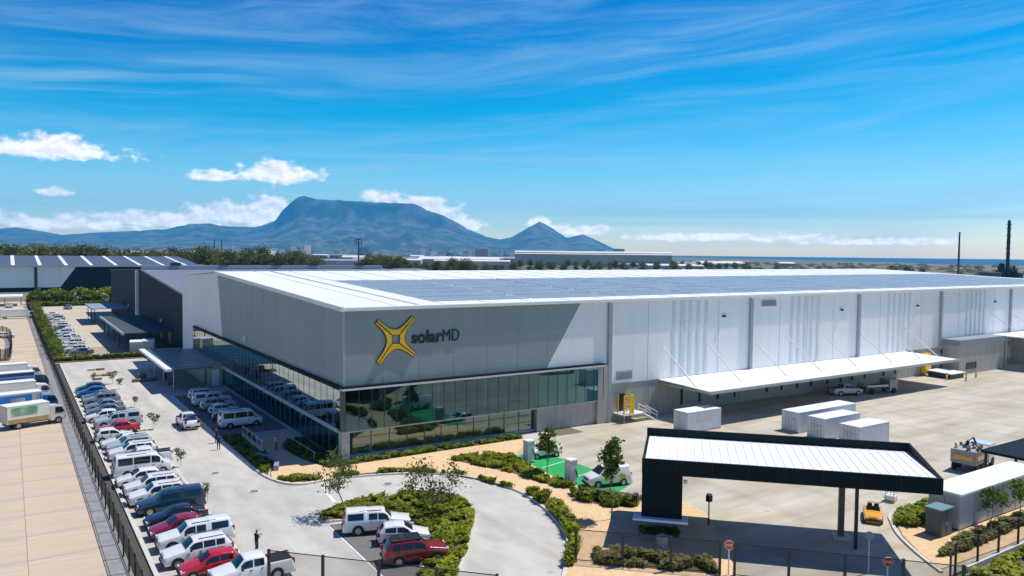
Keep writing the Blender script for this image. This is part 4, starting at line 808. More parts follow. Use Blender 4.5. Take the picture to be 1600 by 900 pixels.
def put_car(kind, color, x, y, rz, label, cat, group=None, z=0.02, name=None, lean=True):
    if kind not in PROTO: PROTO[kind] = car_proto(kind); o = PROTO[kind]
    else: o = copy_tree(PROTO[kind])
    o.name = name or {'hatch': 'hatchback_car', 'sedan': 'sedan_car', 'suv': 'suv', 'bakkie': 'pickup_truck', 'single_cab': 'pickup_truck', 'canopy_bakkie': 'pickup_truck', 'minibus': 'minibus', 'panel_van': 'panel_van', 'roadster': 'roadster_car'}[kind]
    o.location = (x, y, z); o.rotation_euler = (0, 0, rz)
    for c in o.children:
        if c.name.split('.')[0] == 'body': c.material_slots[0].link = 'OBJECT'; c.material_slots[0].material = PAINT[color]
    return tag(o, label, cat, group)
PIH = math.pi
ROW = 'cars parked along the fence in the near car park'
W_ = [  # kind, colour, x centre, y, nose (pi = towards the fence), label, category
 ('bakkie', 'white', -15.9, -24.6, PIH, 'white double cab pickup with open black load bed at the bottom of the fence row', 'pickup'),
 ('hatch', 'red', -18.0, -22.0, PIH, 'bright red hatchback second in the fence row, next to the open-bed pickup', 'car'),
 ('suv', 'white', -18.3, -19.3, PIH, 'white estate car between the bright red hatchback and the canopied white pickup', 'car'),
 ('canopy_bakkie', 'white', -17.8, -16.1, PIH, 'white double cab pickup with white canopy beside the maroon hatchback', 'pickup'),
 ('hatch', 'maroon', -18.6, -13.3, PIH, 'maroon hatchback between the white canopied pickup and a black sedan', 'car'),
 ('sedan', 'black', -18.2, -10.6, PIH, 'black sedan between the maroon hatchback and a dark blue pickup', 'car'),
 ('canopy_bakkie', 'navy', -18.0, -7.0, PIH, 'dark blue double cab pickup with canopy in the fence row', 'pickup'),
 ('suv', 'white', -18.6, -4.1, PIH, 'white suv directly behind the dark blue pickup in the fence row', 'suv'),
 ('suv', 'white', -18.6, -1.2, PIH, 'white suv two places from the dark blue pickup, near the white minibus', 'suv'),
 ('hatch', 'white', -19.2, 2.1, PIH, 'small white hatchback tucked beside the white minibus', 'car'),
 ('minibus', 'white', -18.5, 5.6, 0.0, 'long white minibus parked with its tail to the fence', 'minibus'),
 ('bakkie', 'white', -17.9, 9.4, PIH, 'white pickup with open bed just beyond the white minibus', 'pickup'),
 ('suv', 'white', -18.5, 12.6, PIH, 'white suv second beyond the white minibus', 'suv'),
 ('suv', 'silver', -18.4, 15.4, PIH, 'silver suv third beyond the white minibus', 'suv'),
 ('sedan', 'white', -18.7, 18.2, PIH, 'white sedan in the fence row, second from the red sedan towards the camera', 'car'),
 ('hatch', 'white', -19.3, 21.8, 0.0, 'white hatchback parked tail to the fence beside the red sedan', 'car'),
 ('sedan', 'red', -18.5, 25.6, PIH, 'red sedan in the middle of the fence row next to a silver pickup', 'car'),
 ('canopy_bakkie', 'silver', -18.0, 29.6, PIH, 'silver double cab pickup with canopy beside the red sedan', 'pickup'),
 ('hatch', 'white', -19.4, 33.6, PIH, 'white hatchback just beyond the silver canopied pickup', 'car'),
 ('sedan', 'slate', -18.6, 37.6, PIH, 'slate blue sedan second beyond the silver canopied pickup', 'car'),
 ('sedan', 'grey', -18.5, 41.4, PIH, 'dark grey sedan fifth from the far end of the fence row', 'car'),
 ('suv', 'grey', -18.4, 45.4, PIH, 'grey suv fourth from the far end of the fence row', 'suv'),
 ('sedan', 'slate', -18.3, 49.2, PIH, 'slate sedan third from the far end, beside the blue hatchback', 'car'),
 ('hatch', 'blue', -19.0, 53.0, PIH, 'blue hatchback second from the far end of the fence row', 'car'),
 ('hatch', 'teal', -18.9, 57.0, PIH, 'dark teal hatchback last at the far end of the fence row', 'car')]
for k_, c_, x, y, rz, lb, ct in W_: put_car(k_, c_, x, y, rz + R(random.uniform(-1.5, 1.5)), lb, ct, ROW)
MID = 'vehicles parked nose to the glass wall in the building shade'
for k_, c_, y, lb, ct in (('suv', 'white', 42.2, 'white suv nearest the entrance canopy in the shaded bay', 'suv'), ('canopy_bakkie', 'white', 37.8, 'white pickup with canopy second from the entrance canopy in the shaded bay', 'pickup'),
                      ('suv', 'silver', 33.8, 'silver suv third from the entrance canopy in the shaded bay', 'suv'), ('hatch', 'white', 30.2, 'white hatchback fourth from the entrance canopy in the shaded bay', 'car'),
                      ('sedan', 'blue', 26.6, 'blue sedan beside the shaded minibus', 'car'), ('minibus', 'white', 21.8, 'white minibus nearest the path end of the shaded bay', 'minibus')):
    put_car(k_, c_, -5.2, y, 0.0, lb, ct, MID)
pk = put_car('bakkie', 'white', -10.8, 25.0, R(92), 'white pickup with a blue load driving away along the shadow edge', 'pickup')
bl = thing('blue_crate', 'blue plastic load standing in the bed of the white pickup', 'crate', (-10.75, 23.2, 1.20))
MB().box(-0.55, 0.55, -0.45, 0.45, 0, 0.55).build('crate_box', PAINT['blue'], bl); MB().box(-0.58, 0.58, -0.48, 0.48, 0.56, 0.64).build('rim', PAINT['navy'], bl)
ISL = 'cars parked against the planted island'
put_car('canopy_bakkie', 'white', -5.2, -20.6, R(-20), 'white double cab pickup with white canopy backed out beside the planted island', 'pickup', ISL)
put_car('hatch', 'white', -4.4, -23.8, R(-22), 'white hatchback between the pickup and the dark red suv by the island', 'car', ISL)
put_car('suv', 'darkred', -5.2, -27.4, R(-14), 'dark red suv with black roof at the island, nearest the front fence', 'suv', ISL)
s_ = SPEC['suv']; dr = [o for o in COL.objects if o.get('label', '').startswith('dark red suv')][0]
MB().box(-1.75, 0.35, -0.68, 0.68, 1.735, 1.775).build('roof_panel', PAINT['black'], dr)
put_car('panel_van', 'white', 18.3, -20.9, R(168), 'white panel van with yellow marks charging on the green bay', 'van')
vn = [o for o in COL.objects if o.get('label', '').startswith('white panel van')][0]
for x, s2 in ((0.3, 0.55), (-1.3, 0.6)):
    for sg in (1,):
        MB().slab([(x - s2 / 2, sg * 0.955, 0.75), (x + s2 / 2, sg * 0.955, 0.62), (x + s2 / 2 + 0.15, sg * 0.955, 1.25), (x - s2 / 4, sg * 0.955, 1.1)], (0, sg, 0), 0.01).build('decal', mat('decal lime', (0.55, 0.55, 0.02), 0.5, 0.05, 2), vn)
put_car('hatch', 'white', 18.9, -9.6, R(175), 'white hatchback charging beside the first charger post', 'car')
put_car('roadster', 'orange', 31.2, -40.0, R(212), 'small orange open roadster driving towards the gate', 'car').scale = (0.9, 0.9, 0.9)
put_car('bakkie', 'silver', 82.0, -4.6, R(-20), 'silver pickup parked in the shade under the loading canopy', 'pickup')
FARG = 'cars parked in the far car park'
fc = ['white', 'red', 'white', 'white', 'silver', 'white', 'white', 'silver', 'white', 'white', 'slate', 'white', 'white', 'white', 'silver', 'white', 'white']
kk = ['suv', 'hatch', 'sedan', 'suv', 'hatch', 'bakkie', 'hatch', 'sedan', 'suv', 'hatch', 'sedan', 'suv', 'hatch', 'sedan', 'suv', 'hatch', 'sedan']
put_car('sedan', 'slate', -16.8, 105.0, PIH, 'slate sedan first in the far car park, next to the dividing fence', 'car', FARG)
yy = [109.5, 113.5, 118, 122.5, 127, 132, 137, 142, 148, 154, 161, 168, 176, 185, 194, 204, 214]
for i, y in enumerate(yy):
    if i == 1: lb = 'red hatchback near the dividing fence in the far car park'
    elif fc[i] == 'silver': lb = 'silver car standing in the row of the far car park'
    elif fc[i] == 'slate': lb = 'slate sedan among pale cars deep in the far car park'
    else: lb = 'white car standing in the row of the far car park'
    put_car(kk[i], fc[i], -17.4 + 0.4 * math.sin(i * 2.3), y, PIH, lb, 'car', FARG)
put_car('suv', 'grey', -11.2, 245, R(100), 'dark suv alone at the far end of the far car park', 'suv')
# box trucks in the neighbour's yard
def truck(x, y, rz, L, side_cols, label, box_m, cab_m, grp):
    t = thing('box_truck', label, 'truck', (x, y, 0.02), rz, grp); hw = 1.15
    b = MB().box(-L / 2, L / 2 - 1.9, -hw, hw, 0.75, 2.85).build('cargo_box', box_m, t)
    MB().box(-L / 2 - 0.02, L / 2 - 1.88, -hw - 0.02, hw + 0.02, 2.86, 2.93).build('roof', trim_white, b)
    for (x0, x1, z0, z1, m_) in side_cols:
        MB().box(x0, x1, -hw - 0.03, -hw - 0.005, z0 - 0.2, min(z1 - 0.2, 2.8)).build('side_graphic', m_, b)
    MB().box(-L / 2 - 0.04, -L / 2 - 0.01, -hw + 0.08, hw - 0.08, 0.85, 2.75).build('rear_door', mat('truck door', (0.50, 0.49, 0.46), 0.5, 0.1, 1), b)
    MB().add([P for P in [(L / 2 - 1.8, -hw + .05, .5), (L / 2, -hw + .08, .5), (L / 2, -hw + .08, 1.35), (L / 2 - .35, -hw + .15, 2.15), (L / 2 - 1.8, -hw + .15, 2.35), (L / 2 - 1.8, hw - .05, .5), (L / 2, hw - .08, .5), (L / 2, hw - .08, 1.35), (L / 2 - .35, hw - .15, 2.15), (L / 2 - 1.8, hw - .15, 2.35)]],
             [(0, 1, 2, 3, 4), (9, 8, 7, 6, 5), (1, 6, 7, 2), (2, 7, 8, 3), (3, 8, 9, 4), (4, 9, 5, 0), (0, 5, 6, 1)]).build('cab', cab_m, t)
    MB().add([(L / 2 + .012, -hw + .2, 1.38), (L / 2 + .012, hw - .2, 1.38), (L / 2 - .33, hw - .25, 2.10), (L / 2 - .33, -hw + .25, 2.10)], [(0, 1, 2, 3)]).build('windscreen', car_glass, t)
    for sg in (1, -1):
        MB().add([(L / 2 - .15, sg * (hw - .05), 1.4), (L / 2 - 1.2, sg * (hw - .05), 1.4), (L / 2 - 1.2, sg * (hw - .12), 2.1), (L / 2 - .45, sg * (hw - .12), 2.05)], [(0, 1, 2, 3)]).build('side_window', car_glass, t)
        for xw in (L / 2 - 0.9, -L / 2 + 1.2):
            w = MB().tube((xw, sg * (hw - 0.3), 0.45), (xw, sg * (hw + 0.0), 0.45), 0.45, n=16).build('wheel', tyre_m, t); MB().tube((xw, sg * (hw - 0.02), 0.45), (xw, sg * (hw + 0.02), 0.45), 0.25, n=10).build('rim', rim_m, w)
    MB().box(-L / 2, L / 2 - 1.9, -0.5, 0.5, 0.5, 0.74).build('chassis', black_pl, t)
    return t
sky_blue = mat('graphic blue', (0.02, 0.17, 0.50), 0.5, 0.15, 0.7, col2=(0.05, 0.32, 0.62)); g_green = mat('graphic green', (0.16, 0.36, 0.20), 0.5, 0.3, 1.2, col2=(0.55, 0.56, 0.48)); g_ochre = mat('graphic ochre', (0.40, 0.27, 0.09), 0.5, 0.2, 1)
g_white = mat('graphic white', (0.70, 0.72, 0.72), 0.5, 0.1, 1, col2=(0.45, 0.60, 0.72)); g_navy = mat('graphic navy', (0.02, 0.04, 0.16), 0.5, 0.1, 1); box_w = mat('truck box white', (0.74, 0.74, 0.71), 0.5, 0.06, 1)
YG = 'box trucks lined up in the yard beyond the fence'
truck(-26.8, 35.2, R(20), 6.6, [(-3.2, 1.3, 0.98, 1.5, g_ochre), (-2.9, 0.0, 1.9, 2.9, g_green)], 'white box truck with green panel and ochre skirt, first in the neighbouring yard', box_w, PAINT['cream'], YG)
truck(-27.6, 44.0, R(12), 7.4, [(-3.6, 1.75, 0.98, 2.9, sky_blue), (-1.8, -0.2, 1.5, 2.5, g_white), (0.6, 1.5, 1.9, 2.9, g_white)], 'blue box truck with pale cloud graphics beside the green panelled truck', box_w, PAINT['blue'], YG)
truck(-28.0, 54.0, R(8), 7.4, [(-3.6, -1.6, 0.98, 1.6, g_navy)], 'plain white roofed box truck between the two blue trucks', box_w, PAINT['white'], YG)
truck(-28.2, 64.0, R(8), 8.0, [(-3.9, 2.05, 2.5, 3.1, g_navy), (-3.9, 2.05, 1.0, 2.4, sky_blue), (-3.0, -0.2, 1.2, 2.2, g_green)], 'dark blue box truck with green stripe, farthest in the truck line', box_w, PAINT['navy'], YG)
truck(-28.4, 74.5, R(6), 7.0, [(-3.4, 1.5, 1.0, 2.4, g_white)], 'white box truck with pale blue side behind the dark blue truck', box_w, PAINT['white'], YG)
truck(-27.0, 208, R(5), 9.0, [], 'white box truck far down the neighbouring yard', box_w, PAINT['white'], YG)
truck(-4.4, 101.5, R(80), 6.5, [], 'white box truck standing by the dock canopy of the dark warehouse', box_w, PAINT['white'], None)
truck(-7.0, 100.5, R(82), 6.5, [], 'grey fronted box truck beside the white one at the dark warehouse dock', mat('truck box grey', (0.48, 0.52, 0.54), 0.5, 0.06, 1), PAINT['silver'], None)
# flatbed in the shade and a skip truck by the yard canopy
fb = thing('flatbed_truck', 'dark flatbed truck under the loading canopy with pink tail', 'truck', (88.5, -6.2, 0.02), R(-15))
MB().box(-3.2, 1.2, -1.1, 1.1, 0.95, 1.12).build('load_deck', mat('deck brown', (0.10, 0.085, 0.07), 0.8, 0.2, 1), fb); MB().box(1.35, 3.0, -1.05, 1.05, 0.5, 2.2).build('cab', PAINT['grey'], fb); MB().box(2.4, 3.02, -0.95, 0.95, 1.35, 2.05).build('windscreen', car_glass, fb)
MB().box(-3.25, -3.16, -1.1, 1.1, 1.13, 1.6).build('tailboard', mat('tail pink', (0.55, 0.25, 0.25), 0.6, 0.1, 1), fb)
for x in (-2.2, 2.2):
    for sg in (1, -1): MB().tube((x, sg * 0.85, 0.45), (x, sg * 1.12, 0.45), 0.45, n=14).build('wheel', tyre_m, fb)
for y in (-1.05, 1.0): MB().box(-3.1, 1.1, y, y + 0.06, 1.13, 1.45).build('side_board', steel_grey, fb)
sk = thing('tipper_truck', 'grey tipper truck with orange band and loaded scrap beside the dark yard canopy', 'truck', (55.2, -36.6, 0.02), R(8))
MB().box(-3.0, 1.0, -1.2, 1.2, 0.9, 2.3).build('tipper_body', mat('tipper grey', (0.36, 0.36, 0.34), 0.7, 0.2, 1), sk); MB().box(-3.04, -3.01, -0.9, 0.9, 1.3, 1.75).build('orange_band', PAINT['orange'], sk); MB().box(-2.6, 0.4, -1.24, -1.205, 1.3, 1.7).build('orange_band', PAINT['orange'], sk)
MB().box(1.15, 3.0, -1.15, 1.15, 0.5, 2.4).build('cab', PAINT['white'], sk); MB().box(2.5, 3.03, -1.0, 1.0, 1.5, 2.2).build('windscreen', car_glass, sk)
for x in (-2.2, -0.9, 2.2):
    for sg in (1, -1): MB().tube((x, sg * 0.9, 0.48), (x, sg * 1.2, 0.48), 0.48, n=14).build('wheel', tyre_m, sk)
lm = MB()
for i in range(22):
    x, y, z = random.uniform(-2.8, 0.8), random.uniform(-1.0, 1.0), 2.3 + random.random() * 0.5
    lm.tube((x, y, 2.25), (x + random.uniform(-.7, .7), y + random.uniform(-.4, .4), z), 0.08 + 0.1 * random.random(), n=5)
tag(lm.build('scrap_load', mat('scrap', (0.22, 0.19, 0.16), 0.8, 0.4, 1), sk), kind='stuff')
MB().tube((0.9, 0.0, 2.3), (0.4, 0.2, 3.1), 0.10).tube((0.4, 0.2, 3.1), (-0.5, 0.4, 2.8), 0.08).tube((-0.5, .4, 2.8), (-0.7, .4, 2.3), 0.15).build('loader_crane', dark_metal, sk)

# ------------------------------------------------------------------ containers, cabin, chargers, yard things
cont_m = ribbed('container white', (0.72, 0.75, 0.78), 'X', 0.28, 0.5, 0.0, 0.05); cont_e = mat('container end', (0.66, 0.69, 0.73), 0.5, 0.06, 1)
def container(x0, x1, y0, y1, label, h=2.6, mark=True, panel=False, grp='white shipping containers in the truck yard'):
    t = thing('shipping_container', label, 'container', ((x0 + x1) / 2, (y0 + y1) / 2, 0.014), 0, grp); a, b = (x1 - x0) / 2, (y1 - y0) / 2
    MB().box(-a + .06, a - .06, -b + .05, b - .05, 0.15, h - 0.08).build('shell', cont_m, t)
    MB().box(-a, a, -b, b, h - 0.07, h).build('roof', roof_white, t); MB().box(-a, a, -b, b, 0.02, 0.14).build('base_frame', steel_grey, t)
    for sx in (-1, 1):
        for sy in (-1, 1): MB().box(*sorted((sx * a, sx * (a - .14))), *sorted((sy * b, sy * (b - .14))), 0.145, h - 0.075).build('corner_post', cont_e, t)
    cr_ = MB()
    for q in np.arange(-a + 0.25, a - 0.2, 0.30):
        for sy in (-1, 1): cr_.box(q, q + 0.15, *sorted((sy * (b - 0.052), sy * (b - 0.015))), 0.17, h - 0.10)
    cr_.build('corrugation', cont_e, t)
    for sy in (-1, 1): MB().box(-a + 0.01, -a + 0.055, *sorted((sy * 0.03, sy * (b - .16))), 0.18, h - 0.12).build('door', cont_e, t)
    for y in (-b * .55, -b * .2, b * .2, b * .55): MB().tube((-a - 0.02, y, 0.2), (-a - 0.02, y, h - .15), 0.025, n=6).build('lock_bar', steel_grey, t)
    if mark:
        mk = mat('mark grey', (0.50, 0.46, 0.49), 0.6, 0.1, 1)
        for yy_, zz, r_ in ((0.35, h * .62, 0.36),):
            for kq in range(4):
                q = kq * math.pi / 2 + math.pi / 4; c_, s_2 = math.cos(q), math.sin(q)
                MB().tube((-a - 0.01, yy_ + .12 * c_, zz + .12 * s_2), (-a - 0.01, yy_ + r_ * 1.3 * c_, zz + r_ * 1.3 * s_2), 0.05, 0.025, n=6).build('mark_stroke', mk, t)
        MB().box(-a - 0.012, -a + 0.008, -b * 0.7, -0.1, h * .60, h * .68).build('mark_word', mk, t)
    if panel: MB().box(-a * .45, a * .45, -b + 0.02, -b + 0.045, h * .42, h * .82).build('wall_panel', mat('peach board', (0.60, 0.42, 0.28), 0.7, 0.1, 1), t)
    return t
container(40.4, 46.4, -10.3, -7.9, 'white container with a peach panel in the canopy shade', panel=True, mark=False)
container(52.4, 64.5, -17.4, -14.9, 'longest of the three white containers in the sunny yard')
container(52.0, 59.2, -21.3, -18.9, 'white container between the long one and the short one')
container(51.5, 57.5, -26.1, -23.5, 'short white container nearest the gate canopy')
cb = thing('site_cabin', 'long pale prefabricated cabin with white roof inside the right fence', 'cabin', (0, 0, 0.1))
MB().box(34.2, 48.5, -45.5, -43.0, 0.1, 2.85).build('wall', ribbed('cabin wall', (0.50, 0.515, 0.52), 'X', 0.5, 0.5), cb); MB().box(34.0, 48.7, -45.7, -42.8, 2.86, 3.02).build('roof', trim_white, cb); MB().box(34.2, 48.5, -45.42, -43.1, 0.0, 0.095).build('skid', dark_metal, cb)
for x in np.arange(36.6, 48, 2.4): MB().box(x - 0.03, x + 0.03, -45.53, -45.505, 0.15, 2.8).build('panel_joint', steel_grey, cb)
for y in (-44.85, -43.8): MB().box(34.15, 34.195, y - 0.5, y + 0.5, 0.15, 2.6).build('door', mat('cabin door', (0.43, 0.45, 0.47), 0.5, 0.06, 1), cb)
MB().box(37.0, 38.6, -45.54, -45.51, 1.0, 1.25).build('vent', steel_grey, cb)
ub = thing('utility_kiosk', 'grey electrical kiosk with teal top beside the pale cabin', 'kiosk', (32.2, -44.9, 0.10))
MB().box(-0.85, 0.85, -0.6, 0.6, 0, 2.1).build('cabinet', mat('kiosk grey', (0.10, 0.115, 0.12), 0.6, 0.12, 1), ub); MB().box(-0.95, 0.95, -0.7, 0.7, 2.11, 2.22).build('top', mat('kiosk teal', (0.14, 0.27, 0.30), 0.5, 0.08, 1), ub)
for x in (-0.42, 0.42): MB().box(x - 0.38, x + 0.38, -0.63, -0.605, 0.12, 1.95).build('door', mat('kiosk door', (0.13, 0.145, 0.15), 0.6, 0.1, 1), ub)
MB().box(-0.06, 0.0, -0.66, -0.635, 0.9, 1.1).build('handle', trim_white, ub)
yc = thing('yard_shelter', 'black flat roofed shelter at the right picture edge behind the cabin', 'shelter', (0, 0, 0))
MB().box(50.2, 66, -44.0, -39.6, 3.0, 3.25).build('roof', black_clad, yc)
for x in (50.6, 57, 64):
    for y in (-43.7, -39.9): MB().box(x - 0.1, x + 0.1, y - 0.1, y + 0.1, 0, 2.99).build('post', dark_metal, yc)
MB().box(50.1, 66, -44.2, -44.02, 2.85, 3.3).build('fascia', dark_metal, yc)
ch_m = mat('charger body', (0.52, 0.55, 0.58), 0.35, 0.06, 1)
for x, y, lb in ((16.5, -10.4, 'grey charging post beside the charging hatchback'), (15.75, -18.6, 'grey charging post beside the white panel van')):
    c = thing('charging_post', lb, 'charger', (x, y, 0.12), 0, 'electric car chargers')
    MB().box(-0.42, 0.42, -0.45, 0.45, 0.05, 2.05).build('housing', ch_m, c); MB().box(-0.46, 0.46, -0.49, 0.49, 2.06, 2.2).build('cap', trim_white, c); MB().box(-0.55, 0.55, -0.55, 0.55, 0, 0.045).build('base', precast, c)
    MB().box(0.425, 0.44, -0.22, 0.22, 1.3, 1.7).build('screen', logo_black, c); MB().box(-0.43, -0.424, -0.3, 0.3, 0.3, 1.9).build('side_panel', mat('charger white', (0.66, 0.68, 0.70), 0.4, 0.05, 1), c)
    MB().tube((0.1, -0.5, 1.3), (0.35, -0.62, 0.5), 0.035).tube((0.35, -0.62, 0.5), (0.3, -0.5, 1.1), 0.035).build('cable', dark_metal, c)
# yellow dock ramp, bollards
rp = thing('dock_ramp', 'yellow edged dock ramp against the wall beyond the loading canopy', 'ramp', (0, 0, 0))
MB().box(112.6, 114.6, -1.0, -0.1, 0.5, 4.2).build('yellow_cage', yellow_paint, rp); MB().slab([(112.8, -5.6, 0.9), (118, -5.6, 0.9), (118, -1.1, 1.1), (112.8, -1.1, 1.1)], (0, 0, 1), 0.12).build('platform', trim_white, rp); MB().box(113, 117.8, -5.3, -1.3, 0, 0.88).build('pit', logo_black, rp)
for x, y in ((111.6, -5.4), (113.5, -7.8), (119.6, -6.6)):
    b = thing('bollard', 'yellow and orange bollard standing around the far dock ramp', 'bollard', (x, y, 0.012), 0, 'bollards at the far dock')
    MB().tube((0, 0, 0), (0, 0, 1.3), 0.16, n=10).build('post', PAINT['orange'], b); MB().tube((0, 0, 0.8), (0, 0, 1.0), 0.165, n=10).build('band', trim_white, b)
for x, y in ((46.5, -11.5),):
    b = thing('bollard', 'orange cone standing beside the shaded container', 'bollard', (39.6, -9.0, 0.012)); MB().tube((0, 0, 0.03), (0, 0, 0.7), 0.16, 0.03, n=10).build('cone', PAINT['orange'], b); MB().box(-0.2, 0.2, -0.2, 0.2, 0, 0.03).build('foot', PAINT['orange'], b)
# signs and lamps
def stop_sign(x, y, z, label, rz):
    s = thing('stop_sign', label, 'sign', (x, y, z), rz, 'round red stop signs at the gate')
    MB().tube((0, 0, 0), (0, 0, 2.2), 0.045, n=8).build('pole', trim_white, s)
    oc = [(0.34 * math.cos(R(22.5 + 45 * k_)), 0.34 * math.sin(R(22.5 + 45 * k_))) for k_ in range(8)]
    MB().slab([(x_, -0.09, 2.1 + z_) for x_, z_ in oc], (0, 1, 0), 0.04).build('border', trim_white, s); MB().slab([(x_ * .92, -0.10, 2.1 + z_ * .92) for x_, z_ in oc], (0, 1, 0), 0.008).build('plate', PAINT['red'], s)
    text_mesh('STOP', 0.22, 0.004, 0.003, 'lettering', trim_white, s, (-0.245, -0.106, 2.02), (R(90), 0, 0), 0.88)
stop_sign(11.75, -41.3, 0.12, 'red stop sign on a white pole left of the entrance road', R(-44)); stop_sign(18.6, -48.6, 0.0, 'red stop sign on a white pole right of the entrance road', R(-44))
ar = thing('access_post', 'slim grey card reader post on the paving inside the gate', 'post', (18.1, -33.8, 0.12)); MB().tube((0, 0, 0), (0, 0, 2.2), 0.06).build('pole', steel_grey, ar); MB().box(-0.2, 0.2, -0.18, 0.18, 1.9, 2.4).build('reader', dark_metal, ar); MB().tube((0, 0, 0), (0, 0, 0.5), 0.09).build('foot', PAINT['red'], ar); MB().tube((0, 0, 2.4), (0, 0, 2.5), 0.2, 0.25, n=8).build('hood', steel_grey, ar)
bn = thing('litter_bin', 'pale square litter bin in the gate shadow', 'bin', (11.5, -35.2, 0.12)); MB().box(-0.3, 0.3, -0.3, 0.3, 0, 0.75).build('body', mat('bin pale', (0.60, 0.55, 0.48), 0.7, 0.1, 2), bn); MB().box(-0.34, 0.34, -0.34, 0.34, 0.76, 0.84).build('lid', precast, bn)
bo_ = thing('boom_barrier', 'grey boom barrier beside the gatehouse tower', 'barrier', (16.2, -27.2, 0.12), R(-60)); MB().box(-0.2, 0.2, -0.2, 0.2, 0, 1.1).build('cabinet', dark_metal, bo_); MB().box(-3.6, 0.1, -0.26, -0.21, 0.95, 1.1).build('arm', steel_grey, bo_); MB().box(-3.5, -3.3, -0.25, -0.15, 0, 0.94).build('rest', dark_metal, bo_)
bs = thing('mirror_post', 'round traffic mirror on a pole right of the gate road', 'mirror', (20.4, -46.2, 0.02), R(-44)); MB().tube((0, 0, 0), (0, 0, 2.6), 0.05).build('pole', steel_grey, bs); MB().tube((0, -0.1, 2.7), (0, -0.02, 2.7), 0.30, n=18).build('frame', mat('mirror grey', (0.20, 0.25, 0.30), 0.3, 0.05, 1), bs)
cl = thing('small_crane', 'white frame trolley standing by the yard kerb', 'trolley', (37.0, -38.2, 0.012), 0.3)
for x in (-0.5, 0.5):
    for y in (-0.4, 0.4): MB().tube((x, y, 0.02), (x * 0.6, y * 0.6, 1.9), 0.05).build('leg', trim_white, cl)
MB().box(-0.55, 0.55, -0.45, 0.45, 0.3, 0.6).build('tray', trim_white, cl); MB().tube((0, 0, 0.6), (0, 0, 3.0), 0.04).build('mast', steel_grey, cl)
# manhole covers and drains
for x, y, lb in ((-10.7, -5.6, 'round manhole cover in the drive near the curved kerb'), (-15.0, -13.4, 'drain cover behind the black sedan'), (-8.2, 3.4, 'manhole cover beside the garden kerb'), (0.6, -9.9, 'manhole cover on the drive above the island'), (-12.4, 2.2, 'manhole cover in the lane beside the white minibus')):
    mo_ = thing('manhole_cover', lb, 'manhole', (x, y, 0.006), 0, 'manhole covers in the car park'); MB().tube((0, 0, 0), (0, 0, 0.03), 0.55, n=20).build('frame', kerbm, mo_); MB().tube((0, 0, 0.031), (0, 0, 0.04), 0.38, n=20).build('lid', mat('cast iron', (0.20, 0.18, 0.16), 0.7, 0.2, 3), mo_)
# pallets of stones / benches near the entrance
def pallet(x, y, label, n):
    p = thing('pallet_stack', label, 'pallet', (x, y, 0.006), 0.1, 'pallets left on the car park')
    for j in range(n):
        z = j * 0.16
        for q in (-0.5, 0, 0.5): MB().box(-0.6, 0.6, q - 0.06, q + 0.06, z + 0.0, z + 0.09).build('bearer', mat('pallet wood', (0.30, 0.20, 0.11), 0.9, 0.2, 3), p)
        for q in np.linspace(-0.52, 0.52, 5): MB().box(q - 0.08, q + 0.08, -0.6, 0.6, z + 0.092, z + 0.13).build('board', mat('pallet wood', (0.30, 0.20, 0.11), 0.9, 0.2, 3), p)
for i, (x, y) in enumerate(((-16.8, 81), (-15.4, 80.6), (-16.6, 73.4), (-15.2, 73.0), (-14.2, 76), (-16.9, 69))): pallet(x, y, 'low wooden pallet lying beyond the end of the fence row', 1 + i % 2)
for i, (x, y) in enumerate(((-11.6, 63.6), (-10.4, 63.4), (-9.2, 63.6))): pallet(x, y, 'wooden pallet stack in the line at the edge of the entrance shade', 3)
pallet(-10.4, 66.8, 'tall wooden pallet stack behind the line at the shade edge', 5)
for x, y, lb in ((-7.4, 57.5, 'grey wheelie bin at the shade edge left of the entrance canopy'), (-7.2, 63.8, 'grey wheelie bin under the entrance canopy')):
    b = thing('wheelie_bin', lb, 'bin', (x, y, 0.006)); MB().prism([(-0.3, -0.3), (0.3, -0.3), (0.3, 0.3), (-0.3, 0.3)], 0.05, 0.95).build('body', mat('bin slate', (0.10, 0.13, 0.17), 0.6, 0.1, 2), b); MB().box(-0.34, 0.34, -0.34, 0.34, 0.96, 1.03).build('lid', mat('bin slate', (0.1, 0.1, 0.1)), b)
# garden walls and rails at the office corner
gw = thing('ramp_wall', 'low pale garden wall with handrail along the shaded ramp', 'wall', (0, 0, 0))
MB().slab([(-6.9, 14.2, 0.12), (-6.9, 6.0, 0.12), (-6.9, 6.0, 0.9), (-6.9, 14.2, 0.9)], (1, 0, 0), 0.25).build('wall', beige_wall, gw)
for y in np.arange(6.2, 14.3, 2.0): MB().tube((-6.78, y, 0.9), (-6.78, y, 1.7), 0.035, n=6).build('rail_post', steel_grey, gw)
MB().tube((-6.78, 6.1, 1.7), (-6.78, 14.2, 1.7), 0.04, n=6).build('handrail', steel_grey, gw)
sw_ = thing('seat_wall', 'purple grey curved seat wall beside the path in the shade', 'wall', (0, 0, 0)); MB().ribbon(smooth_poly([(-7.6, 5.5), (-6.8, 3.8), (-6.6, 1.6), (-7.2, -0.4)], False, 4), 0.45, 0.1, 0.65).build('wall', mat('mauve render', (0.30, 0.28, 0.36), 0.8, 0.08, 1), sw_)
hr = thing('stair_rail', 'slim steel handrail by the glass corner', 'rail', (0, 0, 0)); MB().tube((-2.9, 8.6, 1.0), (-2.7, 1.0, 1.0), 0.04, n=6).build('handrail', steel_grey, hr)
for y in (8.5, 6.0, 3.5, 1.1): MB().tube((-2.8, y, 0.12), (-2.8, y, 1.0), 0.03, n=6).build('rail_post', steel_grey, hr)

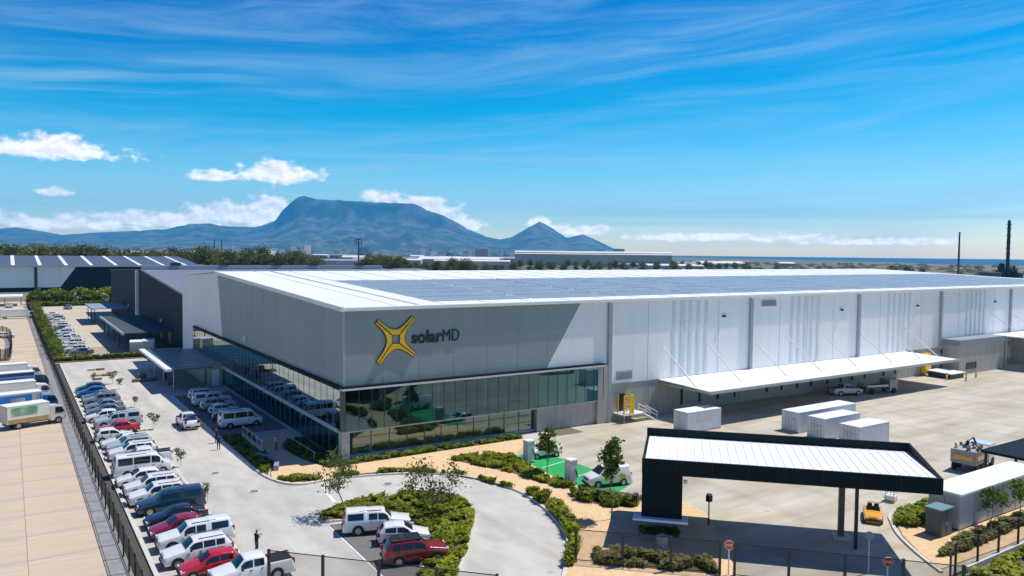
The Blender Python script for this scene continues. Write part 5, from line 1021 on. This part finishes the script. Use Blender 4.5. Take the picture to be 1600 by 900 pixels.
# ------------------------------------------------------------------ fences
def fence(label, pts, h, m_, spacing=3.0, z=0.0, rails=True, pr=0.05, base=False):
    f = thing('fence', label, 'fence'); pm = MB().box(-pr, pr, -pr, pr, 0, h + 0.08).mesh('post', dark_metal)
    for i in range(len(pts) - 1):
        a, b = Vector(pts[i]), Vector(pts[i + 1]); L = (b - a).length; n = max(1, round(L / spacing)); d = (b - a) / n; nn = Vector((-d.y, d.x)).normalized()
        for k_ in range(n + (i == len(pts) - 2)):
            p = a + d * k_; o = bpy.data.objects.new('post', pm); COL.objects.link(o); o.parent = f; o.location = (p.x, p.y, z); o.rotation_euler = (0, 0, math.atan2(d.y, d.x))
        for k_ in range(n):
            p = a + d * k_ + d * 0.02; q = a + d * (k_ + 0.98)
            MB().add([(p.x, p.y, z + 0.06), (q.x, q.y, z + 0.06), (q.x, q.y, z + h), (p.x, p.y, z + h)], [(0, 1, 2, 3)]).build('mesh_panel', m_, f)
        if rails:
            for zz in (h - 0.05, 0.12):
                p, q = a + nn * (pr + 0.03), b + nn * (pr + 0.03); MB().tube((p.x, p.y, z + zz), (q.x, q.y, z + zz), 0.032, n=6).build('rail', dark_metal, f)
        if base:
            MB().ribbon([tuple(a), tuple(b)], 0.3, z, z + 0.12).build('footing', kerbm, f)
    return f
fence('long dark mesh fence between the car park and the neighbouring yard', [(-22.6, -34), (-22.7, 94), (-23.4, 268)], 2.3, fence_mesh, 3.0, base=True)
fence('light mesh fence crossing between the two car parks', [(-20.8, 99.4), (-4.2, 99.4)], 2.0, fence_light, 4.0)
fence('black mesh fence along the bottom of the car park', [(-15.2, -26.2), (-4.6, -37.4)], 2.4, fence_light, 3.6, pr=0.08)
fence('black mesh fence right of the driveway gate by the gatehouse', [(4.2, -34.0), (11.2, -41.0)], 2.35, fence_light, 3.3, z=0.12, pr=0.09)
fence('black sliding gate across the entrance road', [(12.0, -41.6), (21.4, -52.0)], 2.35, fence_light, 3.5, z=0.02, pr=0.09)
fence('black mesh fence between the pale cabin and the verge', [(22.6, -50.6), (25.0, -49.75), (62, -49.75)], 2.3, fence_light, 3.2, pr=0.06)

# ------------------------------------------------------------------ trees and shrubs
def tree_meshes(seed, h, cr, clear, n_clump, n_leaf, leaf, spread=0.5, lean=0.0, shape=1.0, tr=0.05, m_=None):
    """trunk with limbs reaching into leaf clumps; returns trunk and crown meshes"""
    rnd = np.random.default_rng(seed); tb = MB(); top = np.array([lean * h, 0, h * 0.92]); pts = []
    prev = np.zeros(3)
    for k_ in range(1, 6):
        t = k_ / 5; p = np.array([lean * h * t, 0, h * 0.92 * t]) + rnd.normal(size=3) * [0.02 * h, 0.02 * h, 0] * (k_ < 5)
        tb.tube(prev, p, tr * h * (1 - 0.16 * (k_ - 1)) * 0.5, tr * h * (1 - 0.16 * k_) * 0.5, n=7); prev = p
    C_ = []; cz = clear * h + (1 - clear) * h * 0.5
    for i in range(n_clump):
        q = rnd.normal(size=3); q /= np.linalg.norm(q); r = (0.35 + 0.65 * rnd.random() ** 0.6)
        c = np.array([lean * h * 0.7 + q[0] * cr * r, q[1] * cr * r, cz + q[2] * (1 - clear) * h * 0.5 * r * shape]); C_.append(c)
        z0 = max(clear * h * 0.8, c[2] - 0.30 * h); s0 = np.array([lean * z0, 0, z0])
        tb.tube(s0, c, tr * h * 0.16, tr * h * 0.05, n=5)
    per = n_leaf // n_clump; cs = np.vstack([c + rnd.normal(size=(per, 3)) * [spread, spread, spread * 0.8] for c in C_])
    global rng
    old = rng; rng = rnd; V_, F_ = leaf_quads(cs, np.full(len(cs), leaf)); rng = old
    return tb.mesh('trunk', bark), np_mesh('crown', V_, F_, m_ or green_leaf)
def plant_tree(meshes, x, y, z, rz, sc, label, group=None, name='tree'):
    t = thing(name, label, 'tree', (x, y, z), rz, group); t.scale = (sc, sc, sc)
    np_obj('trunk', meshes[0], t); np_obj('crown', meshes[1], t); return t
sparse = tree_meshes(3, 5.4, 1.7, 0.38, 14, 1150, 0.11, 0.38, tr=0.022, m_=leafmat('grey green leaf', (0.09, 0.11, 0.035), (0.16, 0.19, 0.05), 1.5))
sparse2 = tree_meshes(5, 4.6, 2.1, 0.15, 16, 1100, 0.11, 0.36, tr=0.020, m_=MATS['grey green leaf'])
young = tree_meshes(8, 4.2, 0.55, 0.34, 10, 800, 0.15, 0.20, tr=0.022, m_=green_leaf)
young_tall = tree_meshes(9, 6.4, 0.72, 0.50, 12, 1000, 0.16, 0.24, tr=0.018, m_=green_leaf)
plant_tree(sparse, -6.4, -15.4, 0.1, 0.4, 1.0, 'slender grey green tree at the narrow end of the island', name='young_tree')
plant_tree(sparse2, 0.2, -19.6, 0.1, 1.2, 1.15, 'loose multi-stemmed tree in the middle of the island', name='young_tree')
for x, y, sc, rz, lb in ((15.1, -15.6, 1.15, 0.3, 'young leafy tree between the two charging posts'), (12.2, -28.6, 1.05, 1.9, 'tall young tree on bare stem in front of the white panel van'), (20.3, -26.2, 1.25, 2.7, 'young tree half hidden behind the gatehouse tower')):
    plant_tree(young_tall if 'tall' in lb else young, x, y, 0.12, rz, sc, lb, 'young street trees', 'young_tree')
small = tree_meshes(21, 3.0, 0.8, 0.5, 8, 500, 0.14, 0.25, tr=0.022, m_=green_leaf)
for x, y, lb in ((37.6, -46.4, 'small round tree in front of the cabin, nearer the kiosk'), (41.9, -46.6, 'small round tree in front of the cabin, towards the picture edge')): plant_tree(small, x, y, 0.1, x, 1.0, lb, 'small trees by the cabin', 'young_tree')
thin = tree_meshes(31, 2.6, 0.6, 0.3, 6, 260, 0.12, 0.22, tr=0.02, m_=MATS['grey green leaf'])
for i, (x, y, lb) in enumerate(((-14.9, -6.4, 'sapling at the tail of the dark blue pickup'), (-14.8, 6.6, 'sapling in front of the white minibus nose'), (-14.6, 25.5, 'bushy sapling behind the red sedan'), (-14.8, 41, 'sapling behind the dark grey sedan'), (-15, 57, 'sapling at the far end of the fence row'), (-15.2, 63, 'bare sapling just past the fence row'), (-17.6, 66, 'bare sapling between the pallets and the teal hatchback'))):
    plant_tree(thin, x, y, 0.0, i, 0.68 + 0.10 * (i % 3), lb, 'saplings between the parking bays', 'sapling')
# hedge along the far fence
hp_ = []
for y in np.arange(99, 262, 0.55):
    hgt = 2.0 + 0.9 * mnoise.noise((0, y * 0.16, 0)); hp_.append(np.column_stack([rng.normal(-21.3, 0.62, 46), rng.normal(y, 0.5, 46), np.abs(rng.normal(0.55, 0.32, 46)) * hgt]))
V_, F_ = leaf_quads(np.vstack(hp_), np.full(len(np.vstack(hp_)), 0.26)); hg = thing('hedge', 'long leafy green hedge along the far stretch of the mesh fence', 'hedge', (0, 0, 0)); np_obj('foliage', np_mesh('foliage', V_, F_, hedge_leaf), hg)
def shrub_mesh(seed, r, h, n, leaf, m_, blossoms=0):
    rnd = np.random.default_rng(seed); q = rnd.normal(size=(n, 3)); q /= np.linalg.norm(q, axis=1)[:, None]; q *= (rnd.random((n, 1)) ** 0.4); q[:, :2] *= r; q[:, 2] = (q[:, 2] * 0.5 + 0.5) * h
    q += rnd.normal(size=(n, 3)) * r * 0.08
    global rng
    old = rng; rng = rnd; V_, F_ = leaf_quads(q, np.full(n, leaf)); rng = old
    mi = (np.arange(n) < blossoms).astype(int); return np_mesh('foliage', V_, F_, [m_, flower], mi)
sh = [shrub_mesh(1, 3.4, 5.6, 900, 0.55, hedge_leaf), shrub_mesh(2, 3.0, 5.0, 800, 0.5, green_leaf, 260), shrub_mesh(3, 3.6, 6.4, 900, 0.55, cover_leaf)]
for i, x in enumerate(np.linspace(-20, 8, 10)):
    kq = i % 3; t = thing('shrub', ['dense dark shrub in the planting at the far end of the service road', 'blossoming pale shrub in the planting at the far end of the service road', 'light green shrub in the planting at the far end of the service road'][kq], 'shrub', (x, 276 + 6 * math.sin(i * 1.7), 0), i, 'shrubs before the far warehouse')
    np_obj('foliage', sh[kq], t); MB().tube((0, 0, 0), (0, 0, 2.2), 0.14, n=6).build('stem', bark, t)
V_, F_ = tufts(rect(-22, 4, 262, 272), 2600, 1.1, 0.2, 0.0); tag(np_obj('groundcover', np_mesh('groundcover', V_, F_, hedge_leaf)), 'green strip of low plants at the far end of the service road', 'groundcover', None, 'stuff')

# ------------------------------------------------------------------ background: tree belt, sheds, suburb, refinery
gums = [tree_meshes(40 + i, 18, 7.5 - i % 2, 0.22, 34, 2700, 0.62, 1.7, shape=1.05, tr=0.028, m_=gum_leaf) for i in range(4)]
rb = random.Random(5)
def belt(n, l0, l1, d0, d1, s0, s1, label, grp):
    for i in range(n):
        u = (i + rb.random()) / n; d = rb.uniform(d0, d1); x, y = far((l0 + (l1 - l0) * u) * d / d0, d)
        plant_tree(gums[rb.randrange(4)], x, y, -0.3, rb.random() * 6.28, rb.uniform(s0, s1), label, grp, 'gum_tree')
belt(58, -360, -150, 500, 600, 0.92, 1.32, 'dark olive gum tree in the dense belt behind the far warehouse', 'gum trees in the dense belt')
belt(9, -152, -128, 500, 560, 0.9, 1.2, 'gum tree in the loose group beside the dense belt', 'gum trees in the loose groups')
belt(7, -100, -72, 520, 600, 0.95, 1.15, 'gum tree in the small clump left of the pale sheds', 'gum trees in the small clump')
belt(16, -128, -20, 620, 760, 0.55, 0.85, 'gum tree in the thin row between the pale sheds', 'gum trees between the sheds')
belt(3, -46, -30, 520, 620, 0.85, 1.0, 'lone gum tree between the pale sheds', 'lone gum trees')
belt(30, -30, 330, 1050, 1350, 0.5, 0.78, 'distant low tree in the line above the white roof', 'distant trees above the roof')
belt(34, -20, 460, 850, 950, 0.42, 0.7, 'distant low tree in the line above the white roof', 'distant trees above the roof')
shed_w = mat('shed wall', (0.42, 0.41, 0.39), 0.8, 0.15, 0.05); shed_roofs = [mat('shed roof white', (0.70, 0.71, 0.71), 0.6, 0.06, 0.05), mat('shed roof grey', (0.27, 0.29, 0.32), 0.6, 0.08, 0.05), mat('shed roof rust', (0.35, 0.20, 0.13), 0.7, 0.15, 0.05), mat('shed roof blue grey', (0.26, 0.32, 0.42), 0.6, 0.08, 0.05)]
def shed(lat, dep, w, d, h, rise, kind, label, grp, rz=None, nwin=0):
    x, y = far(lat, dep); t = thing('shed', label, 'shed', (x, y, -0.2), (math.atan2(RIGHT.y, RIGHT.x) if rz is None else rz), grp); a, b = w / 2, d / 2
    MB().box(-a, a, -b, b, 0, h).build('wall', shed_w, t)
    MB().add([(-a, -b, h), (a, -b, h), (a, 0, h + rise), (-a, 0, h + rise), (-a, b, h), (a, b, h)], [(0, 1, 2, 3), (3, 2, 5, 4), (0, 3, 4), (1, 5, 2)]).build('roof', shed_roofs[kind], t)
    for k_ in range(nwin): xx = -a + w * (k_ + 0.5) / nwin; MB().box(xx - w / nwin * .25, xx + w / nwin * .25, -b - 0.15, -b - 0.02, 0.3, h * 0.55).build('door', mat('shed door', (0.12, 0.13, 0.15), 0.7, 0.2, 0.3), t)
    return t
ls = shed(155, 1500, 300, 90, 25.0, 2, 0, 'very long white roofed distribution shed on the skyline right of the mountain', None)
MB().slab([(-150.5, -46.5, 21.5), (150.5, -46.5, 21.5), (150.5, -40.5, 27.6), (-150.5, -40.5, 27.6)], (0, -0.7, 0.7), 0.5).build('white_fascia', mat('shed fascia white', (0.85, 0.85, 0.84), 0.5, 0.05, 0.05), ls)  # white edge added to the shed, sloped so the sun brightens it
shed(-86, 1250, 130, 60, 12, 4, 0, 'broad white roofed shed in the middle distance left of the water tower', None, nwin=6)
shed(-100, 2500, 42, 30, 38, 1, 3, 'dark blocky building standing above the roofs below the mountain', None)
GS = 'distant industrial sheds'
LB = ['distant white roofed shed among the industrial roofs below the mountain', 'distant grey roofed shed among the industrial roofs below the mountain', 'distant rust roofed shed among the industrial roofs below the mountain', 'distant blue grey roofed shed among the industrial roofs below the mountain']
for i in range(34):
    dep = rb.uniform(900, 2600); px = rb.uniform(-330, 60) if i < 22 else rb.uniform(60, 480)
    lat = px / 1190 * dep; kq = rb.choice([0, 0, 0, 1, 1, 2, 3]); w = rb.uniform(35, 110); h_ = rb.uniform(7, 12)
    if px > 60: h_ *= 0.7
    shed(lat, dep, w, rb.uniform(25, 60), h_, rb.uniform(1.5, 4), kq, LB[kq], GS, nwin=rb.choice([0, 3, 4]))
for i in range(16):
    dep = rb.uniform(1500, 2800); lat = rb.uniform(-700, -330) / 1190 * dep; kq = rb.choice([0, 0, 1, 3]); shed(lat, dep, rb.uniform(60, 130), 50, rb.uniform(14, 19), 3, kq, LB[kq], GS)
# suburbs too far to count
sb = MB(); 
for i in range(2600):
    dep = 2800 + 6600 * rb.random() ** 1.2; lat = rb.uniform(-0.72, 0.14) * dep; h_ = rb.uniform(5, 13) + (rb.random() < 0.05) * rb.uniform(10, 40); w = rb.uniform(12, 46)
    base = max(0, (dep - 8300)) / 1100 * 22 - 2; x, y = far(lat, dep); sb.box(x - w / 2, x + w / 2, y - w / 3, y + w / 3, base, base + h_ + (dep > 8300) * 14, rb.choice([0, 0, 0, 1, 2, 1]))
tag(sb.build('far_suburb', [mat('suburb pale', (0.66, 0.64, 0.60), 0.8, 0.1, 0.02), mat('suburb tan', (0.36, 0.30, 0.24), 0.8, 0.1, 0.02), mat('suburb grey', (0.22, 0.23, 0.25), 0.8, 0.1, 0.02)]), 'pale suburbs scattered over the plain below the mountain', None, None, 'stuff')
sv = MB()
for i in range(1500):
    dep = 900 + 5200 * rb.random() ** 1.5; lat = rb.uniform(-0.70, 0.66) * dep; w = rb.uniform(6, 22); x, y = far(lat, dep)
    if lat > 300 and dep > 2300: continue
    if dep < 1800 and lat < 0.35 * dep and rb.random() < 0.75: continue
    sv.add([(x - w, y - w * .3, -.3), (x + w, y - w * .3, -.3), (x + w, y + w * .3, -.3), (x - w, y + w * .3, -.3), (x - w * .4, y, rb.uniform(2, 6)), (x + w * .4, y, rb.uniform(2, 6))], [(0, 1, 5, 4), (1, 2, 5), (2, 3, 4, 5), (3, 0, 4)])
tag(sv.build('far_bushveld', mat('bush', (0.05, 0.06, 0.022), 0.95, 0.3, 0.05)), 'dark scattered bush over the distant plain', None, None, 'stuff')
sd = MB()
for lat, dep, w, d_ in ((330, 1150, 160, 60), (250, 900, 90, 26), (460, 1000, 120, 40), (140, 1000, 110, 30), (560, 1100, 70, 40), (40, 800, 60, 20)):
    x, y = far(lat, dep); n = 14; sd.add([(x + w * (.8 + .3 * rb.random()) * math.cos(6.283 * k_ / n) * RIGHT.x + d_ * math.sin(6.283 * k_ / n) * FWD.x, y + w * math.cos(6.283 * k_ / n) * RIGHT.y + d_ * math.sin(6.283 * k_ / n) * FWD.y, 0.3) for k_ in range(n)], [tuple(range(n))])
struct('bare_sand', sd, mat('bare sand', (0.52, 0.46, 0.36), 0.95, 0.1, 0.03))
# pole with aerials
x, y = far(-100.8, 500); po = thing('aerial_mast', 'thin aerial mast with crossbars rising above the tree belt', 'mast', (x, y, 0), math.atan2(RIGHT.y, RIGHT.x)); MB().tube((0, 0, 0), (0, 0, 31), 0.75, 0.40, n=8).build('pole', mat('mast grey', (0.11, 0.12, 0.13), 0.6, 0.1, 0.3), po)
for z in (27.5, 30): MB().box(-1.9, 1.9, -0.25, 0.25, z, z + 0.5).build('crossbar', dark_metal, po)
for q in (-1.7, 1.7): MB().box(q - 0.2, q + 0.2, -0.2, 0.2, 26, 31.2).build('aerial', dark_metal, po)
x, y = far(-1180, 3020)
for k_ in (0, 1): t = thing('power_station_chimney', 'one of a pair of thin far chimneys over the tree belt', 'chimney', (x + k_ * 24, y - k_ * 14, 0), 0, 'pair of far chimneys'); MB().tube((0, 0, 0), (0, 0, 62), 3.2, 2.4, n=10).build('shaft', mat('far chimney', (0.10, 0.09, 0.09), 0.8, 0.1, 0.1), t); MB().tube((0, 0, 62), (0, 0, 64), 2.7, 2.7, n=10).build('rim', dark_metal, t)
rust = mat('rusty steel', (0.24, 0.10, 0.04), 0.8, 0.3, 0.2); rdark = mat('refinery steel', (0.035, 0.028, 0.030), 0.7, 0.4, 0.2)
x, y = far(527, 900); cmn = thing('chimney_stack', 'slim rust and black chimney stack on the right skyline', 'chimney', (x, y, 0)); MB().tube((0, 0, 0), (0, 0, 19), 1.25, 1.15, n=12).build('lower_shaft', rust, cmn); MB().tube((0, 0, 19), (0, 0, 52), 1.15, 0.8, n=12).build('upper_shaft', rdark, cmn); MB().tube((0, 0, 51), (0, 0, 52.6), 1.15, 1.15, n=12).build('rim', logo_black, cmn)
x, y = far(585, 900); rt = thing('refinery_tower', 'dark refinery column above a tangle of pipework on the right skyline', 'tower', (x, y, 0), 0.4)
MB().tube((0, 0, 0), (0, 0, 66), 2.0, 1.7, n=14).build('column', rdark, rt); MB().tube((0, 0, 66), (0, 0, 68), 1.7, 0.4, n=14).build('dome', rdark, rt)
for z in (20, 27, 34, 41, 49, 57, 62): MB().tube((0, 0, z), (0, 0, z + 0.5), 3.0, 3.0, n=14).build('platform', rdark, rt)
MB().tube((2.4, 0, 6), (2.4, 0, 62), 0.35, n=6).build('riser_pipe', rust, rt)
pw = MB()
for i in range(120):
    rr = 17 * math.sqrt(rb.random()); aa = rb.random() * 6.28; hh = max(3, (24 - rr) * rb.uniform(.4, 1.0)); px, py = rr * math.cos(aa), rr * math.sin(aa)
    if i % 3: pw.tube((px, py, 0), (px + rb.uniform(-2, 2), py + rb.uniform(-2, 2), hh), 0.35 + 0.7 * rb.random(), n=6)
    else: pw.tube((px, py, hh * .7), (px * .2 + rb.uniform(-6, 6), py * .2 + rb.uniform(-6, 6), hh * .8), 0.4, n=6)
tag(pw.build('pipework', rdark, rt), kind='stuff')
for lat, dep, w, h_, lb in ((552, 880, 22, 6, 'low dark tank bund left of the refinery column'), (606, 880, 16, 11, 'dark tank right of the refinery column')):
    x, y = far(lat, dep); t = thing('storage_tank', lb, 'tank', (x, y, 0), 0, 'refinery tanks'); MB().tube((0, 0, 0), (0, 0, h_), w * .5, n=20).build('shell', mat('tank rust', (0.17, 0.11, 0.09), 0.8, 0.2, 0.2), t); MB().tube((0, 0, h_), (0, 0, h_ + 1.4), w * .5, w * .1, n=20).build('roof', rdark, t)

# ------------------------------------------------------------------ left yard odds and ends
ca = thing('carport', 'white roofed carport at the end of the neighbouring yard', 'carport', (0, 0, 0)); MB().box(-37, -24.6, 268, 285, 3.4, 3.8).build('roof', trim_white, ca)
for x in (-36, -30.5, -25.2):
    for y in (269, 284): MB().box(x - 0.15, x + 0.15, y - 0.15, y + 0.15, 0, 3.39).build('post', steel_grey, ca)
put_car('suv', 'white', -29, 262, R(80), 'white suv in front of the white carport', 'suv'); put_car('sedan', 'silver', -33, 276, R(90), 'silver sedan under the white carport', 'car')
pd = thing('loading_pen', 'dark fenced pen with rounded corner in the neighbouring yard', 'pen', (0, 0, 0)); pp = smooth_poly([(-33, 102), (-30.2, 101.8), (-29.2, 104), (-28.8, 122), (-28.9, 140), (-30, 152), (-33, 157)], False, 5)
MB().ribbon(pp, 0.3, 0.0, 0.5).build('footing', mat('pen wall', (0.16, 0.14, 0.12), 0.9, 0.2, 0.6), pd)
for a, b in zip(pp[:-1], pp[1:]): MB().add([(*a, 0.5), (*b, 0.5), (*b, 2.4), (*a, 2.4)], [(0, 1, 2, 3)]).build('mesh_panel', fence_mesh, pd)
for p in pp[::2]: MB().box(p[0] - .08, p[0] + .08, p[1] - .08, p[1] + .08, 0.5, 2.5).build('post', dark_metal, pd)
put_car('hatch', 'white', -30.0, 148, R(10), 'white hatchback parked beside the fenced pen', 'car')

# ------------------------------------------------------------------ people
skin_m = mat('skin', (0.33, 0.19, 0.12), 0.6, 0.08, 6); hair_m = mat('hair', (0.012, 0.010, 0.009), 0.6, 0.1, 20)
def person(x, y, z, rz, shirt, trousers, label, arms='phone', stride=0.0, H_=1.74):
    """one continuous body grown from a joint skeleton"""
    k = H_ / 1.74
    J = {'pel': (0, 0, .96, .125), 'sp1': (0, 0, 1.12, .125), 'sp2': (0, 0, 1.30, .15), 'sh': (0, 0, 1.42, .12), 'nk': (0.01, 0, 1.50, .055), 'hd0': (0.03, 0, 1.57, .075), 'hd1': (0.035, 0, 1.65, .098), 'hd2': (0.02, 0, 1.73, .075)}
    E = [('pel', 'sp1'), ('sp1', 'sp2'), ('sp2', 'sh'), ('sh', 'nk'), ('nk', 'hd0'), ('hd0', 'hd1'), ('hd1', 'hd2')]
    for s_, sg in (('l', 1), ('r', -1)):
        st_ = stride * sg
        J.update({'hp' + s_: (0, sg * .095, .90, .10), 'kn' + s_: (.04 + st_ * .5, sg * .10, .50, .068), 'an' + s_: (-.02 + st_, sg * .105, .09, .045), 'to' + s_: (.16 + st_, sg * .12, .045, .038)})
        E += [('pel', 'hp' + s_), ('hp' + s_, 'kn' + s_), ('kn' + s_, 'an' + s_), ('an' + s_, 'to' + s_)]
        if arms == 'phone' : el, wr, hd = (.06, sg * .25, 1.14, .045), (.27, sg * .12, 1.26, .034), (.34, sg * .07, 1.30, .034)
        else: el, wr, hd = (-.02 - st_ * .3, sg * .255, 1.13, .045), (.05 - st_ * .5, sg * .27, .90, .034), (.07 - st_ * .6, sg * .27, .80, .036)
        J.update({'so' + s_: (0, sg * .185, 1.41, .065), 'el' + s_: el, 'wr' + s_: wr, 'hn' + s_: hd}); E += [('sh', 'so' + s_), ('so' + s_, 'el' + s_), ('el' + s_, 'wr' + s_), ('wr' + s_, 'hn' + s_)]
    names = list(J); me = bpy.data.meshes.new('person'); me.from_pydata([tuple(c * k for c in J[n][:3]) for n in names], [(names.index(a), names.index(b)) for a, b in E], [])
    tmp = bpy.data.objects.new('person', me); COL.objects.link(tmp); md = tmp.modifiers.new('s', 'SKIN'); md.use_smooth_shade = True
    for i, n in enumerate(names): me.skin_vertices[0].data[i].radius = (J[n][3] * k, J[n][3] * k * (1.25 if n in ('sp1', 'sp2', 'pel', 'sh') else 1)); me.skin_vertices[0].data[i].use_root = (n == 'pel')
    sd_ = tmp.modifiers.new('u', 'SUBSURF'); sd_.levels = 2; sd_.render_levels = 2
    m2 = bpy.data.meshes.new_from_object(tmp.evaluated_get(bpy.context.evaluated_depsgraph_get())); COL.objects.unlink(tmp); bpy.data.objects.remove(tmp)
    # hands: five separate curled fingers grown from the palm; nose and ears
    ex = MB()
    for s_, sg in (('l', 1), ('r', -1)):
        w_ = Vector(J['wr' + s_][:3]) * k; h_ = Vector(J['hn' + s_][:3]) * k; d = (h_ - w_).normalized(); side = d.cross(Vector((0, 0, 1)) if abs(d.z) < .8 else Vector((1, 0, 0))).normalized(); curl = d.cross(side).normalized() * -1
        for q, ln in ((-1.5, .075), (-.5, .09), (.5, .085), (1.5, .065)):
            a = h_ + side * q * .019; b = a + d * ln * .55 + curl * .012; c_ = b + d * ln * .35 + curl * .035; ex.tube(a - d * .02, b, .0095, .009, 6).tube(b, c_, .009, .007, 6)
        a = h_ - d * .04 + side * .034; ex.tube(a, a + d * .035 + side * .03, .011, .009, 6).tube(a + d * .035 + side * .03, a + d * .065 + side * .028 + curl * .012, .009, .007, 6)
    ex.tube((.125 * k, 0, 1.655 * k), (.150 * k, 0, 1.625 * k), .012, .016, 6)
    for sg in (1, -1): ex.tube((.03 * k, sg * .085 * k, 1.64 * k), (.02 * k, sg * .108 * k, 1.65 * k), .026, .02, 8)
    bm = bmesh.new(); bm.from_mesh(m2); em_ = ex.mesh('x', []); bm.from_mesh(em_); bm.to_mesh(m2); bm.free()
    m2.materials.clear()
    for q in (skin_m, shirt, trousers, hair_m, black_pl): m2.materials.append(q)
    for p in m2.polygons:
        c_ = p.center / k; zc = c_.z
        arm = abs(c_.y) > .20 or (arms == 'phone' and c_.x > .15 and zc > 1.0)
        if zc > 1.53: i = 3 if (zc > 1.70 or (c_.x < .0)) else 0
        elif zc > 1.47: i = 0
        elif arm and (zc < 1.22 or c_.x > .12): i = 0
        elif zc > .97: i = 1
        elif zc > .10: i = 0 if arm else 2
        else: i = 4
        p.material_index = i
    m2.shade_smooth(); o = bpy.data.objects.new('person', m2); COL.objects.link(o); o.location = (x, y, z); o.rotation_euler = (0, 0, rz)
    return tag(o, label, 'person')
black_c = mat('cloth black', (0.014, 0.014, 0.016), 0.9, 0.1, 8); jean = mat('cloth denim', (0.03, 0.07, 0.20), 0.9, 0.15, 8); navy_c = mat('cloth navy', (0.012, 0.022, 0.07), 0.9, 0.1, 8); white_c = mat('cloth white', (0.62, 0.64, 0.70), 0.9, 0.08, 8); kh = mat('cloth khaki', (0.22, 0.20, 0.15), 0.9, 0.1, 8)
person(-14.4, -20.2, 0.006, R(15), black_c, jean, 'person in black shirt and blue jeans standing with a phone behind the parked pickups')
person(-10.1, 11.3, 0.006, R(80), navy_c, navy_c, 'person in dark navy clothes walking on the sunlit drive near the shaded minibus', 'walk', 0.16)
person(-4.9, 7.5, 0.12, R(-60), white_c, kh, 'person in a white top on the shaded path by the glass wall', 'phone')
person(-9.6, 14.5, 0.006, R(120), black_c, navy_c, 'person in black at the kerb beside the shaded minibus', 'walk', 0.05)
